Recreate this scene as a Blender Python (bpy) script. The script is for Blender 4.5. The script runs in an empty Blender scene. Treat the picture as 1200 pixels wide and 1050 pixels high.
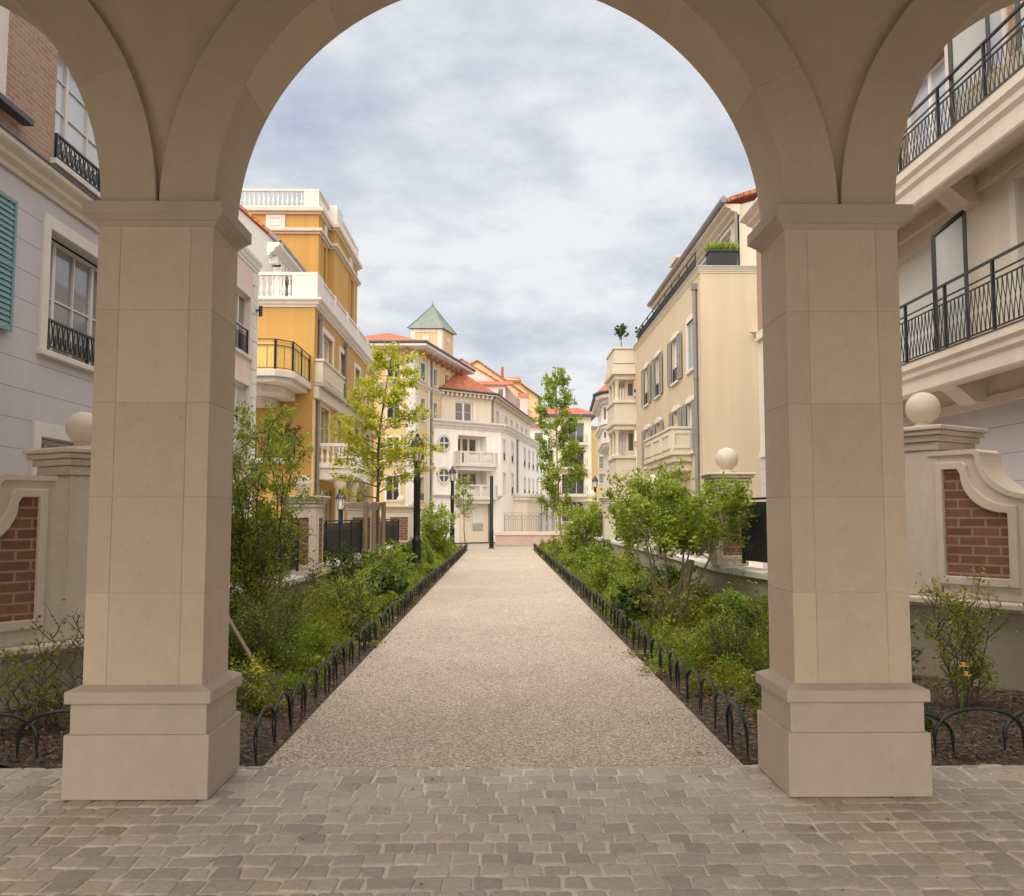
import bpy, bmesh, math, random
import numpy as np
from mathutils import Vector
rnd = random.Random(7)
PI = math.pi
scn = bpy.context.scene
COL = scn.collection
R = math.radians

# ------------------------------------------------------------------ materials
def newmat(name):
    m = bpy.data.materials.new(name); m.use_nodes = True
    nt = m.node_tree
    for n in list(nt.nodes): nt.nodes.remove(n)
    out = nt.nodes.new('ShaderNodeOutputMaterial')
    b = nt.nodes.new('ShaderNodeBsdfPrincipled')
    nt.links.new(b.outputs[0], out.inputs[0])
    return m, nt, b, out
def N(nt, t, **kw):
    n = nt.nodes.new(t)
    for k, v in kw.items():
        if k in n.inputs: n.inputs[k].default_value = v
        else: setattr(n, k, v)
    return n
def math_(nt, op, a, b=None, c=None):
    n = nt.nodes.new('ShaderNodeMath'); n.operation = op
    for i, v in enumerate((a, b, c)):
        if v is None: continue
        if isinstance(v, (int, float)): n.inputs[i].default_value = v
        else: nt.links.new(v, n.inputs[i])
    return n.outputs[0]
def mixc(nt, fac, a, b, mode='MIX'):
    n = nt.nodes.new('ShaderNodeMix'); n.data_type = 'RGBA'; n.blend_type = mode
    for i, v in ((0, fac), (6, a), (7, b)):
        if isinstance(v, (int, float)): n.inputs[i].default_value = v
        elif isinstance(v, tuple): n.inputs[i].default_value = v if len(v) == 4 else (*v, 1)
        else: nt.links.new(v, n.inputs[i])
    return n.outputs[2]
def uv(nt, scale=(1,1,1), off=(0,0,0)):
    t = nt.nodes.new('ShaderNodeUVMap'); t.uv_map = 'UVMap'
    m = nt.nodes.new('ShaderNodeMapping'); m.inputs['Scale'].default_value = scale; m.inputs['Location'].default_value = off
    nt.links.new(t.outputs[0], m.inputs[0]); return m.outputs[0]
def objco(nt, scale=(1,1,1)):
    t = nt.nodes.new('ShaderNodeNewGeometry')
    m = nt.nodes.new('ShaderNodeMapping'); m.inputs['Scale'].default_value = scale
    nt.links.new(t.outputs['Position'], m.inputs[0]); return m.outputs[0]
def noise(nt, vec, s, det=4, rough=.55, dist=0):
    n = N(nt, 'ShaderNodeTexNoise', Scale=s, Detail=det, Roughness=rough, Distortion=dist)
    nt.links.new(vec, n.inputs['Vector']); return n.outputs[0]
def ramp(nt, f, stops):
    n = nt.nodes.new('ShaderNodeValToRGB'); e = n.color_ramp.elements
    while len(e) < len(stops): e.new(.5)
    for i, (p, c) in enumerate(stops):
        e[i].position = p; e[i].color = (c, c, c, 1) if isinstance(c, (int, float)) else (*c, 1)
    nt.links.new(f, n.inputs[0]); return n.outputs[0]
def bump(nt, b, h, strength=.3, dist=.01):
    n = N(nt, 'ShaderNodeBump', Strength=strength, Distance=dist)
    nt.links.new(h, n.inputs['Height']); nt.links.new(n.outputs[0], b.inputs['Normal']); return n
def scale_col(c, k): return tuple(min(1, x*k) for x in c)

def stucco(name, col, var=.10, rough=.9, streak=.06, grain=90, bumps=.15, joints=None, island=0, mottle=0):
    m, nt, b, o = newmat(name)
    g = objco(nt)
    big = noise(nt, g, .7, 7, .68)
    st = noise(nt, objco(nt, (2.5, 2.5, .12)), 1.0, 4, .6)
    fine = noise(nt, g, grain, 3)
    f = math_(nt, 'ADD', math_(nt, 'MULTIPLY', math_(nt, 'SUBTRACT', big, .5), var*2.2), math_(nt, 'MULTIPLY', math_(nt, 'SUBTRACT', st, .5), streak*2.2))
    f = math_(nt, 'ADD', f, math_(nt, 'MULTIPLY', math_(nt, 'SUBTRACT', fine, .5), .10))
    if mottle:
        f = math_(nt, 'ADD', f, math_(nt, 'MULTIPLY', math_(nt, 'SUBTRACT', noise(nt, g, 7, 6, .75), .5), mottle*2)); f = math_(nt, 'ADD', f, math_(nt, 'MULTIPLY', ramp(nt, noise(nt, g, 38, 3, .6), [(.62, 0), (.72, 1)]), -.13))
    f = math_(nt, 'ADD', f, 1.0)
    if island:
        ge = nt.nodes.new('ShaderNodeNewGeometry')
        f = math_(nt, 'ADD', f, math_(nt, 'MULTIPLY', math_(nt, 'SUBTRACT', ge.outputs['Random Per Island'], .5), island))
    v = nt.nodes.new('ShaderNodeVectorMath'); v.operation = 'SCALE'
    v.inputs[0].default_value = col; nt.links.new(f, v.inputs[3])
    c = v.outputs[0]
    h = fine
    if joints:
        sep = nt.nodes.new('ShaderNodeSeparateXYZ'); nt.links.new(objco(nt), sep.inputs[0])
        z = math_(nt, 'ADD', sep.outputs[2], joints[1])
        fr = math_(nt, 'FRACT', math_(nt, 'DIVIDE', z, joints[0]))
        line = math_(nt, 'LESS_THAN', fr, .014/joints[0])
        c = mixc(nt, math_(nt, 'MULTIPLY', line, .55), c, scale_col(col, .25))
        h = math_(nt, 'SUBTRACT', math_(nt, 'MULTIPLY', fine, .2), line)
    nt.links.new(c, b.inputs['Base Color']); b.inputs['Roughness'].default_value = rough
    bump(nt, b, h, bumps if not joints else .6, .004)
    return m
def plain(name, col, rough=.5, metal=0, var=.06, spec=.5):
    m, nt, b, o = newmat(name)
    n = noise(nt, objco(nt), 6, 4)
    f = math_(nt, 'ADD', math_(nt, 'MULTIPLY', math_(nt, 'SUBTRACT', n, .5), var*2), 1.)
    v = nt.nodes.new('ShaderNodeVectorMath'); v.operation = 'SCALE'
    v.inputs[0].default_value = col; nt.links.new(f, v.inputs[3])
    nt.links.new(v.outputs[0], b.inputs['Base Color'])
    b.inputs['Roughness'].default_value = rough; b.inputs['Metallic'].default_value = metal
    b.inputs['Specular IOR Level'].default_value = spec
    return m
def brick(name, c1, c2, mortar, bw=.22, bh=.075, ms=.012):
    m, nt, b, o = newmat(name)
    t = nt.nodes.new('ShaderNodeTexBrick')
    nt.links.new(uv(nt), t.inputs['Vector'])
    t.inputs['Scale'].default_value = 1; t.inputs['Brick Width'].default_value = bw; t.inputs['Row Height'].default_value = bh
    t.inputs['Mortar Size'].default_value = ms; t.inputs['Mortar Smooth'].default_value = .15; t.inputs['Bias'].default_value = 0
    t.inputs['Color1'].default_value = (*c1, 1); t.inputs['Color2'].default_value = (*c2, 1); t.inputs['Mortar'].default_value = (*mortar, 1)
    n = noise(nt, objco(nt), 14, 4, .6)
    f = math_(nt, 'ADD', math_(nt, 'MULTIPLY', n, .5), .75)
    c = mixc(nt, 1., t.outputs[0], f, 'MULTIPLY')
    nt.links.new(c, b.inputs['Base Color']); b.inputs['Roughness'].default_value = .9
    h = math_(nt, 'ADD', math_(nt, 'SUBTRACT', 1., t.outputs['Fac']), math_(nt, 'MULTIPLY', n, .3))
    bump(nt, b, h, .7, .008)
    return m
def tiles(name, col):
    m, nt, b, o = newmat(name)
    t = nt.nodes.new('ShaderNodeTexBrick'); nt.links.new(uv(nt), t.inputs['Vector'])
    t.inputs['Scale'].default_value = 1; t.inputs['Brick Width'].default_value = .24; t.inputs['Row Height'].default_value = .34
    t.inputs['Mortar Size'].default_value = .02; t.offset = 0
    t.inputs['Color1'].default_value = (*col, 1); t.inputs['Color2'].default_value = (*scale_col(col, .72), 1); t.inputs['Mortar'].default_value = (*scale_col(col, .35), 1)
    n = noise(nt, objco(nt), 1.3, 7, .75)
    c = mixc(nt, 1., t.outputs[0], math_(nt, 'ADD', math_(nt, 'MULTIPLY', n, 1.1), .42), 'MULTIPLY')
    nt.links.new(c, b.inputs['Base Color']); b.inputs['Roughness'].default_value = .85
    bump(nt, b, math_(nt, 'SUBTRACT', 1., t.outputs['Fac']), .6, .03)
    return m
def glass(name, base, rough=.06, curtain=0):
    m, nt, b, o = newmat(name)
    g = objco(nt)
    n = noise(nt, objco(nt, (1, 1, .25)), 1.1, 3)
    w = nt.nodes.new('ShaderNodeTexWave'); w.inputs['Scale'].default_value = 9; w.inputs['Distortion'].default_value = 1.5
    nt.links.new(uv(nt), w.inputs['Vector'])
    c = mixc(nt, math_(nt, 'MULTIPLY', w.outputs['Fac'], .35 if curtain else .1), tuple(base), scale_col(base, .6))
    c = mixc(nt, ramp(nt, n, [(.4, 0), (.6, .5)]), c, scale_col(base, .55))
    nt.links.new(c, b.inputs['Base Color'])
    b.inputs['Roughness'].default_value = .35 if curtain else rough
    b.inputs['Coat Weight'].default_value = 1.; b.inputs['Coat Roughness'].default_value = .03; b.inputs['Coat IOR'].default_value = 1.6
    wb = noise(nt, g, 2.2, 2); bp = N(nt, 'ShaderNodeBump', Strength=.06, Distance=.02); nt.links.new(wb, bp.inputs['Height'])
    nt.links.new(bp.outputs[0], b.inputs['Normal']); nt.links.new(bp.outputs[0], b.inputs['Coat Normal'])
    return m
def leafmat(name, c1, c2, c3=None, trans=.35):
    m, nt, b, o = newmat(name)
    ge = nt.nodes.new('ShaderNodeNewGeometry')
    c = ramp(nt, ge.outputs['Random Per Island'], [(0, c1), (.6, c2), (1, c3 or c2)])
    big = noise(nt, objco(nt), 2.2, 2)
    c = mixc(nt, 1., c, math_(nt, 'ADD', math_(nt, 'MULTIPLY', big, .8), .6), 'MULTIPLY')
    nt.links.new(c, b.inputs['Base Color']); b.inputs['Roughness'].default_value = .5
    b.inputs['Specular IOR Level'].default_value = .35
    tr = nt.nodes.new('ShaderNodeBsdfTranslucent'); nt.links.new(mixc(nt, 1., c, (1.25, 1.2, .6), 'MULTIPLY'), tr.inputs[0])
    mx = nt.nodes.new('ShaderNodeMixShader'); mx.inputs[0].default_value = trans
    nt.links.new(b.outputs[0], mx.inputs[1]); nt.links.new(tr.outputs[0], mx.inputs[2]); nt.links.new(mx.outputs[0], o.inputs[0])
    return m

M = {}
M['arcade'] = stucco('arcade_stone', (.545, .445, .33), var=.11, streak=.07, grain=130, bumps=.2, island=.15, mottle=.13)
M['plinth'] = stucco('plinth_stone', (.48, .40, .325), mottle=.13, var=.11, streak=.07, grain=130, bumps=.12)
M['lilac'] = stucco('lilac_render', (.49, .45, .465), joints=(.418, .393))
M['brick_far'] = brick('facade_brick', (.32, .165, .115), (.40, .235, .175), (.36, .27, .22), .23, .073, .016)
M['brick_red'] = brick('panel_brick', (.17, .07, .042), (.24, .105, .065), (.30, .215, .165), .26, .088, .011)
M['beigewall'] = stucco('beige_render', (.64, .55, .465), var=.07, streak=.15)
M['trim'] = stucco('pale_trim', (.62, .56, .51), var=.07, streak=.15)
M['white'] = stucco('white_trim', (.66, .62, .58), var=.05, streak=.15)
M['beige'] = stucco('beige_moulding', (.56, .49, .41), var=.08, streak=.08)
M['wallstone'] = stucco('garden_wall_stone', (.60, .52, .43), mottle=.16, var=.14, streak=.16, grain=60, bumps=.3)
M['wallrender'] = stucco('garden_wall_render', (.36, .31, .25), var=.14, streak=.2, grain=50, bumps=.4)
M['ledge'] = stucco('worn_ledge', (.66, .63, .60), var=.35, streak=.1, grain=25, bumps=.4)
M['cream'] = stucco('cream_render', (.54, .44, .315), var=.06, streak=.15)
M['creamtrim'] = stucco('cream_trim', (.60, .525, .425), var=.06, streak=.08)
M['yellow'] = stucco('yellow_render', (.48, .278, .078), var=.07, streak=.15)
M['paleyellow'] = stucco('pale_yellow_render', (.66, .49, .26), var=.07, streak=.15)
M['pink'] = stucco('pink_render', (.66, .52, .47), var=.07, streak=.15)
M['grey'] = stucco('grey_render', (.40, .375, .355), var=.07, streak=.15)
M['offwhite'] = stucco('offwhite_render', (.86, .81, .77), var=.05, streak=.15)
M['creamwhite'] = stucco('creamwhite_render', (.76, .67, .53), var=.05, streak=.15)
M['granite'] = stucco('pink_granite', (.50, .36, .30), var=.2, grain=25)
M['tile'] = tiles('orange_tiles', (.56, .175, .095))
M['verdigris'] = stucco('verdigris_copper', (.20, .24, .22), var=.2, streak=.25)
M['black'] = plain('black_iron', (.012, .014, .014), .42)
M['panelblack'] = plain('black_mesh_panel', (.012, .015, .018), .55, var=.3)
M['green_iron'] = plain('dark_green_iron', (.009, .013, .012), .4)
M['hoop'] = plain('hoop_iron', (.008, .011, .0105), .35, var=.25)
M['pipe'] = plain('zinc_pipe', (.20, .19, .19), .5, var=.15)
M['gutter'] = plain('dark_gutter', (.06, .06, .065), .5)
M['teal'] = plain('teal_shutter_paint', (.15, .28, .295), .55)
M['greyshut'] = plain('grey_shutter_paint', (.27, .27, .245), .6)
M['bluegrey'] = plain('bluegrey_shutter_paint', (.42, .45, .45), .6)
M['greenshut'] = plain('green_shutter_paint', (.08, .22, .13), .6)
M['frame'] = plain('window_frame', (.62, .59, .55), .5)
M['whiteframe'] = plain('white_frame', (.75, .74, .73), .45)
M['glass'] = glass('window_glass', (.055, .06, .065))
M['curtain'] = glass('curtained_glass', (.52, .53, .55), curtain=1)
M['midglass'] = glass('half_curtained_glass', (.20, .21, .22), curtain=1)
M['blind'] = plain('pale_roller_blind', (.60, .58, .55), .6)
M['screen'] = plain('frosted_screen', (.46, .48, .48), .25)
M['slat'] = plain('yellow_slat', (.78, .52, .16), .7, var=.15)
M['rafter'] = plain('rafter_wood', (.36, .18, .09), .8)
M['bark'] = stucco('bark', (.11, .085, .065), var=.4, streak=.5, grain=60, bumps=.8)
M['palebark'] = stucco('pale_bark', (.26, .23, .18), var=.3, streak=.4, grain=60, bumps=.6)
M['stake'] = stucco('weathered_wood', (.27, .19, .125), var=.3, streak=.5, grain=60, bumps=.5)
M['terracotta'] = plain('chip_wood', (.16, .09, .05), .9, var=.5)
M['lantern'] = plain('lantern_glass', (.75, .76, .75), .15)
M['petal'] = plain('yellow_petal', (.80, .52, .05), .6)
L = {
 'shrub': leafmat('shrub_leaf', (.12, .17, .02), (.24, .30, .045), (.40, .43, .09), .5),
 'gold': leafmat('golden_leaf', (.28, .33, .03), (.47, .51, .06), (.68, .66, .13), .5),
 'fresh': leafmat('fresh_leaf', (.14, .22, .028), (.29, .39, .06), (.47, .53, .13), .5),
 'dark': leafmat('dark_leaf', (.03, .062, .012), (.075, .12, .022), (.14, .19, .04), .25),
 'olive': leafmat('olive_leaf', (.16, .185, .02), (.30, .315, .04), (.44, .42, .09)),
 'fern': leafmat('fern_leaf', (.085, .15, .017), (.19, .29, .035), (.33, .41, .07), .45),
 'dry': leafmat('dry_leaf', (.10, .06, .03), (.17, .10, .05), (.24, .17, .08), .2),
}

# ------------------------------------------------------------------ mesh helpers
class Fr:
    """frame of a wall: s runs along it, d outwards, h up"""
    def __init__(self, P, u, n=None):
        self.P = Vector((P[0], P[1], P[2] if len(P) > 2 else 0)); self.u = Vector((u[0], u[1], 0)).normalized()
        self.n = Vector((n[0], n[1], 0)).normalized() if n else Vector((self.u.y, -self.u.x, 0))
    def at(self, s, d, h): return self.P + self.u*s + self.n*d + Vector((0, 0, h))
WORLD = Fr((0, 0, 0), (1, 0), (0, 1))
def frab(A, B, side=1):
    A = Vector(A[:2]); B = Vector(B[:2]); u = (B-A).normalized()
    return Fr((A.x, A.y, 0), u, (u.y*side, -u.x*side)), (B-A).length
class MB:
    def __init__(s, fr=WORLD): s.v = []; s.f = []; s.fr = fr; s.smooth = False
    def add(s, vs, fs):
        k = len(s.v); s.v += [Vector(v) for v in vs]; s.f += [tuple(i+k for i in f) for f in fs]; return s
    def box(s, a0, a1, d0, d1, h0, h1, fr=None):
        A = (fr or s.fr).at
        vs = [A(x, d, h) for h in (h0, h1) for d in (d0, d1) for x in (a0, a1)]
        return s.add(vs, [(0,2,3,1), (4,5,7,6), (0,1,5,4), (2,6,7,3), (0,4,6,2), (1,3,7,5)])
    def quad(s, *pts): return s.add(pts, [tuple(range(len(pts)))])
    def wq(s, a0, a1, h0, h1, d=0, fr=None):
        A = (fr or s.fr).at
        return s.quad(A(a0, d, h0), A(a1, d, h0), A(a1, d, h1), A(a0, d, h1))
    def prism(s, poly, z0, z1, fr=None):
        """polygon in (s,d), extruded in h"""
        A = (fr or s.fr).at; n = len(poly)
        vs = [A(x, y, z0) for x, y in poly] + [A(x, y, z1) for x, y in poly]
        return s.add(vs, [tuple(range(n))[::-1], tuple(range(n, 2*n))] + [(i, (i+1) % n, n+(i+1) % n, n+i) for i in range(n)])
    def slab(s, poly, d0, d1, fr=None):
        """polygon in (s,h), extruded in d"""
        A = (fr or s.fr).at; n = len(poly)
        vs = [A(x, d0, y) for x, y in poly] + [A(x, d1, y) for x, y in poly]
        return s.add(vs, [tuple(range(n))[::-1], tuple(range(n, 2*n))] + [(i, (i+1) % n, n+(i+1) % n, n+i) for i in range(n)])
    def ring(s, outer, inner, d0, d1, fr=None):
        """closed outline band in (s,h): outer and inner have equal counts"""
        A = (fr or s.fr).at; n = len(outer)
        vs = [A(x, d, y) for d in (d0, d1) for pl in (outer, inner) for x, y in pl]
        fs = []
        for i in range(n):
            j = (i+1) % n
            fs += [(2*n+i, 2*n+j, 3*n+j, 3*n+i), (i, n+i, n+j, j), (i, j, 2*n+j, 2*n+i), (n+i, 3*n+i, 3*n+j, n+j)]
        return s.add(vs, fs)
    def mould(s, prof, s0, s1, fr=None, m0=0, m1=0):
        """profile (d,h) swept along s; m0/m1 = 1: mitre outwards by d at that end"""
        A = (fr or s.fr).at; n = len(prof)
        vs = [A(s0-m0*d, d, h) for d, h in prof] + [A(s1+m1*d, d, h) for d, h in prof]
        return s.add(vs, [tuple(range(n))[::-1], tuple(range(n, 2*n))] + [(i, (i+1) % n, n+(i+1) % n, n+i) for i in range(n)])
    def tube(s, pts, r, n=6, r1=None, cap=True):
        pts = [Vector(p) for p in pts]; m = len(pts); r1 = r if r1 is None else r1
        ref = Vector((0, 0, 1)) if abs((pts[-1]-pts[0]).normalized().z) < .9 else Vector((1, 0, 0))
        vs = []
        for i, p in enumerate(pts):
            t = (pts[min(i+1, m-1)]-pts[max(i-1, 0)]).normalized()
            a = t.cross(ref).normalized(); b = t.cross(a)
            rr = r+(r1-r)*i/(m-1)
            vs += [p+(a*math.cos(2*PI*k/n)+b*math.sin(2*PI*k/n))*rr for k in range(n)]
        fs = [(i*n+k, i*n+(k+1) % n, (i+1)*n+(k+1) % n, (i+1)*n+k) for i in range(m-1) for k in range(n)]
        if cap: fs += [tuple(range(n))[::-1], tuple(range((m-1)*n, m*n))]
        return s.add(vs, fs)
    def lathe(s, c, prof, n=16, tw=0):
        vs = []; m = len(prof)
        for r, z in prof: vs += [(c[0]+r*math.cos(2*PI*k/n+tw), c[1]+r*math.sin(2*PI*k/n+tw), c[2]+z) for k in range(n)]
        fs = [(i*n+k, i*n+(k+1) % n, (i+1)*n+(k+1) % n, (i+1)*n+k) for i in range(m-1) for k in range(n)]
        fs += [tuple(range(n))[::-1], tuple(range((m-1)*n, m*n))]
        return s.add(vs, fs)
    def build(s, name, mat, parent=None, smooth=None, bevel=0, seg=2):
        me = bpy.data.meshes.new(name)
        o0 = W.get(parent.name, Vector()) if parent else s.origin() if not parent else Vector()
        me.from_pydata([tuple(v-o0) for v in s.v], [], s.f)
        me.materials.append(mat)
        box_uv(me, o0)
        if smooth if smooth is not None else s.smooth:
            me.shade_smooth()
            try: me.set_sharp_from_angle(angle=R(40))
            except Exception: pass
        ob = bpy.data.objects.new(name, me); COL.objects.link(ob)
        if parent: ob.parent = parent
        else: ob.location = o0
        W[ob.name] = o0
        if bevel:
            bv = ob.modifiers.new('edge', 'BEVEL'); bv.width = bevel; bv.segments = seg; bv.limit_method = 'ANGLE'; bv.angle_limit = R(40)
        return ob
    def origin(s):
        a = np.array([tuple(v) for v in s.v]); lo, hi = a.min(0), a.max(0)
        return Vector(((lo[0]+hi[0])/2, (lo[1]+hi[1])/2, lo[2]))
W = {}
def box_uv(me, o):
    if not me.polygons: return
    co = np.empty(len(me.vertices)*3, np.float32); me.vertices.foreach_get('co', co); co = co.reshape(-1, 3)+np.array(o, np.float32)
    nl = len(me.loops)
    vi = np.empty(nl, np.int32); me.loops.foreach_get('vertex_index', vi)
    tot = np.empty(len(me.polygons), np.int32); me.polygons.foreach_get('loop_total', tot)
    nr = np.empty(len(me.polygons)*3, np.float32); me.polygons.foreach_get('normal', nr); nr = nr.reshape(-1, 3)
    n = np.repeat(nr, tot, axis=0); flip = np.where(n[:, 2:3] < -.2, -1, 1); n = n*flip
    t = np.stack([-n[:, 1], n[:, 0], np.zeros(nl)], 1); ln = np.linalg.norm(t, axis=1, keepdims=True)
    t = np.where(ln < .08, np.array([[1, 0, 0]]), t/np.maximum(ln, 1e-6))
    b = np.cross(n, t); p = co[vi]
    u = np.stack([(p*t).sum(1), (p*b).sum(1)], 1).astype(np.float32)
    me.uv_layers.new(name='UVMap').data.foreach_set('uv', u.ravel())
def thing(name, label, cat, loc, group=None):
    o = bpy.data.objects.new(name, None); COL.objects.link(o); o.location = loc; o.empty_display_size = .3
    o['label'] = label; o['category'] = cat
    if group: o['group'] = group
    W[o.name] = Vector(loc); return o
def tag(o, label, cat, group=None, kind=None):
    o['label'] = label; o['category'] = cat
    if group: o['group'] = group
    if kind: o['kind'] = kind
    return o
def struct(o, kind='structure'): o['kind'] = kind; return o
def copy_tree(o, parent=None):
    c = o.copy(); COL.objects.link(c); W[c.name] = W[o.name].copy()
    if parent: c.parent = parent
    for ch in list(o.children): copy_tree(ch, c)
    return c
def from_np(name, V, F, mats, parent=None, mi=None, loc=None):
    """fast quad mesh"""
    o0 = W[parent.name] if parent else Vector(loc if loc is not None else (0, 0, 0))
    me = bpy.data.meshes.new(name); V = np.asarray(V, np.float32)-np.array(o0, np.float32); F = np.asarray(F, np.int32)
    me.vertices.add(len(V)); me.vertices.foreach_set('co', V.ravel())
    k = F.shape[1]
    me.loops.add(F.size); me.loops.foreach_set('vertex_index', F.ravel())
    me.polygons.add(len(F)); me.polygons.foreach_set('loop_start', np.arange(0, F.size, k, dtype=np.int32))
    for m in mats: me.materials.append(m)
    if mi is not None: me.polygons.foreach_set('material_index', np.asarray(mi, np.int32))
    me.update(calc_edges=True)
    ob = bpy.data.objects.new(name, me); COL.objects.link(ob)
    if parent: ob.parent = parent
    else: ob.location = o0
    W[ob.name] = o0; return ob

# ------------------------------------------------------------------ facade parts
def wall_mesh(mb, fr, s0, s1, h0, h1, ops, r=.18):
    S = sorted({s0, s1, *[min(max(o[k], s0), s1) for o in ops for k in (0, 1)]}); H = sorted({h0, h1, *[min(max(o[k], h0), h1) for o in ops for k in (2, 3)]})
    for a, b in zip(S, S[1:]):
        for c, d in zip(H, H[1:]):
            x, y = (a+b)/2, (c+d)/2
            if any(o[0] < x < o[1] and o[2] < y < o[3] for o in ops): continue
            mb.wq(a, b, c, d, 0, fr)
    A = fr.at
    for a, b, c, d in ops:
        mb.quad(A(a,0,c), A(a,-r,c), A(a,-r,d), A(a,0,d)); mb.quad(A(b,0,c), A(b,-r,c), A(b,-r,d), A(b,0,d))
        mb.quad(A(a,0,c), A(b,0,c), A(b,-r,c), A(a,-r,c)); mb.quad(A(a,0,d), A(b,0,d), A(b,-r,d), A(a,-r,d))
def louvre(mb, fr, s0, s1, h0, h1, d0, n, t=.035):
    b = .05
    mb.box(s0, s0+b, d0, d0+t, h0, h1, fr); mb.box(s1-b, s1, d0, d0+t, h0, h1, fr)
    mb.box(s0+b, s1-b, d0, d0+t, h0, h0+b, fr); mb.box(s0+b, s1-b, d0, d0+t, h1-b, h1, fr); mb.box(s0+b, s1-b, d0, d0+t, (h0+h1)/2-b*.6, (h0+h1)/2+b*.6, fr)
    A = fr.at
    for k in range(n):
        z = h0+b+(h1-h0-2*b)*k/n; q = (h1-h0-2*b)/n
        mb.quad(A(s0+b, d0+t*.8, z), A(s1-b, d0+t*.8, z), A(s1-b, d0+t*.15, z+q*1.05), A(s0+b, d0+t*.15, z+q*1.05))
def bars(mb, fr, s0, s1, h0, h1, d, pitch=.11, r=.008, post=1.3, style='straight', mid=True):
    A = fr.at; L_ = s1-s0
    mb.box(s0, s1, d-.022, d+.022, h1-.03, h1, fr)
    mb.box(s0, s1, d-.012, d+.012, h0+.05, h0+.07, fr)
    top = h1-.03
    if mid:
        mb.box(s0, s1, d-.012, d+.012, h1-.22, h1-.20, fr); top = h1-.22
        if style == 'bowed': mb.box(s0, s1, d-.012, d+.012, h1-.31, h1-.29, fr); top = h1-.31
    npost = max(1, round(L_/post))
    for k in range(npost+1):
        s = s0+.02+(L_-.04)*k/npost; mb.box(s-.02, s+.02, d-.021, d+.021, h0, h1-.031, fr)
    n = int(L_/pitch)
    for k in range(n):
        s = s0+(k+.5)*L_/n
        if style == 'bowed':
            for sg in (-1, 1):
                mb.tube([A(s+sg*pitch*.46*math.cos(PI*t*1.0-PI/2+PI/2)*(1 if k % 2 else -1), d, h0+.06+(top-h0-.06)*t) for t in (0, .25, .5, .75, 1)], r, 4, cap=False)
        elif style == 'lyre':
            w = L_/n*.42; hh = top-h0-.07
            for sg in (-1, 1):
                pts = [A(s+sg*w*(.25+.75*math.sin(PI*t)**.7 if t < .8 else .25+.75*math.sin(PI*.8)**.7*(1-(t-.8)*3)), d, h0+.07+hh*t) for t in (0, .1, .25, .45, .65, .8, .92, 1)]
                mb.tube(pts, r, 4, cap=False)
            mb.tube([A(s, d, h0+.07), A(s, d, h0+.07+hh*.5)], r, 4, cap=False)
        else:
            mb.tube([A(s, d, h0+.06), A(s, d, top)], r, 4, cap=False)
BAL = [(.05, 0), (.05, .06), (.03, .09), (.032, .14), (.062, .3), (.058, .4), (.03, .62), (.03, .8), (.048, .86), (.05, .9), (.05, 1)]
def balustrade(mb, fr, s0, s1, h0, h1, d=0, pitch=.17, w=.11, pier=(True, True), pw=.34):
    rt = .12; rb = .10
    mb.box(s0, s1, d-w*.7, d+w*.7, h1-rt, h1, fr); mb.box(s0, s1, d-w*.6, d+w*.6, h0, h0+rb, fr)
    a, b = s0, s1
    if pier[0]: mb.box(s0+.002, s0+pw, d-w*.62, d+w*.62, h0+rb, h1-rt, fr); a = s0+pw
    if pier[1]: mb.box(s1-pw, s1-.002, d-w*.62, d+w*.62, h0+rb, h1-rt, fr); b = s1-pw
    n = max(1, int((b-a)/pitch)); hh = h1-rt-h0-rb
    for k in range(n):
        p = fr.at(a+(k+.5)*(b-a)/n, d, h0+rb)
        mb.lathe(p, [(r_*(.9 if pitch < .2 else 1.2), z*hh) for r_, z in BAL], 8)
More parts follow.
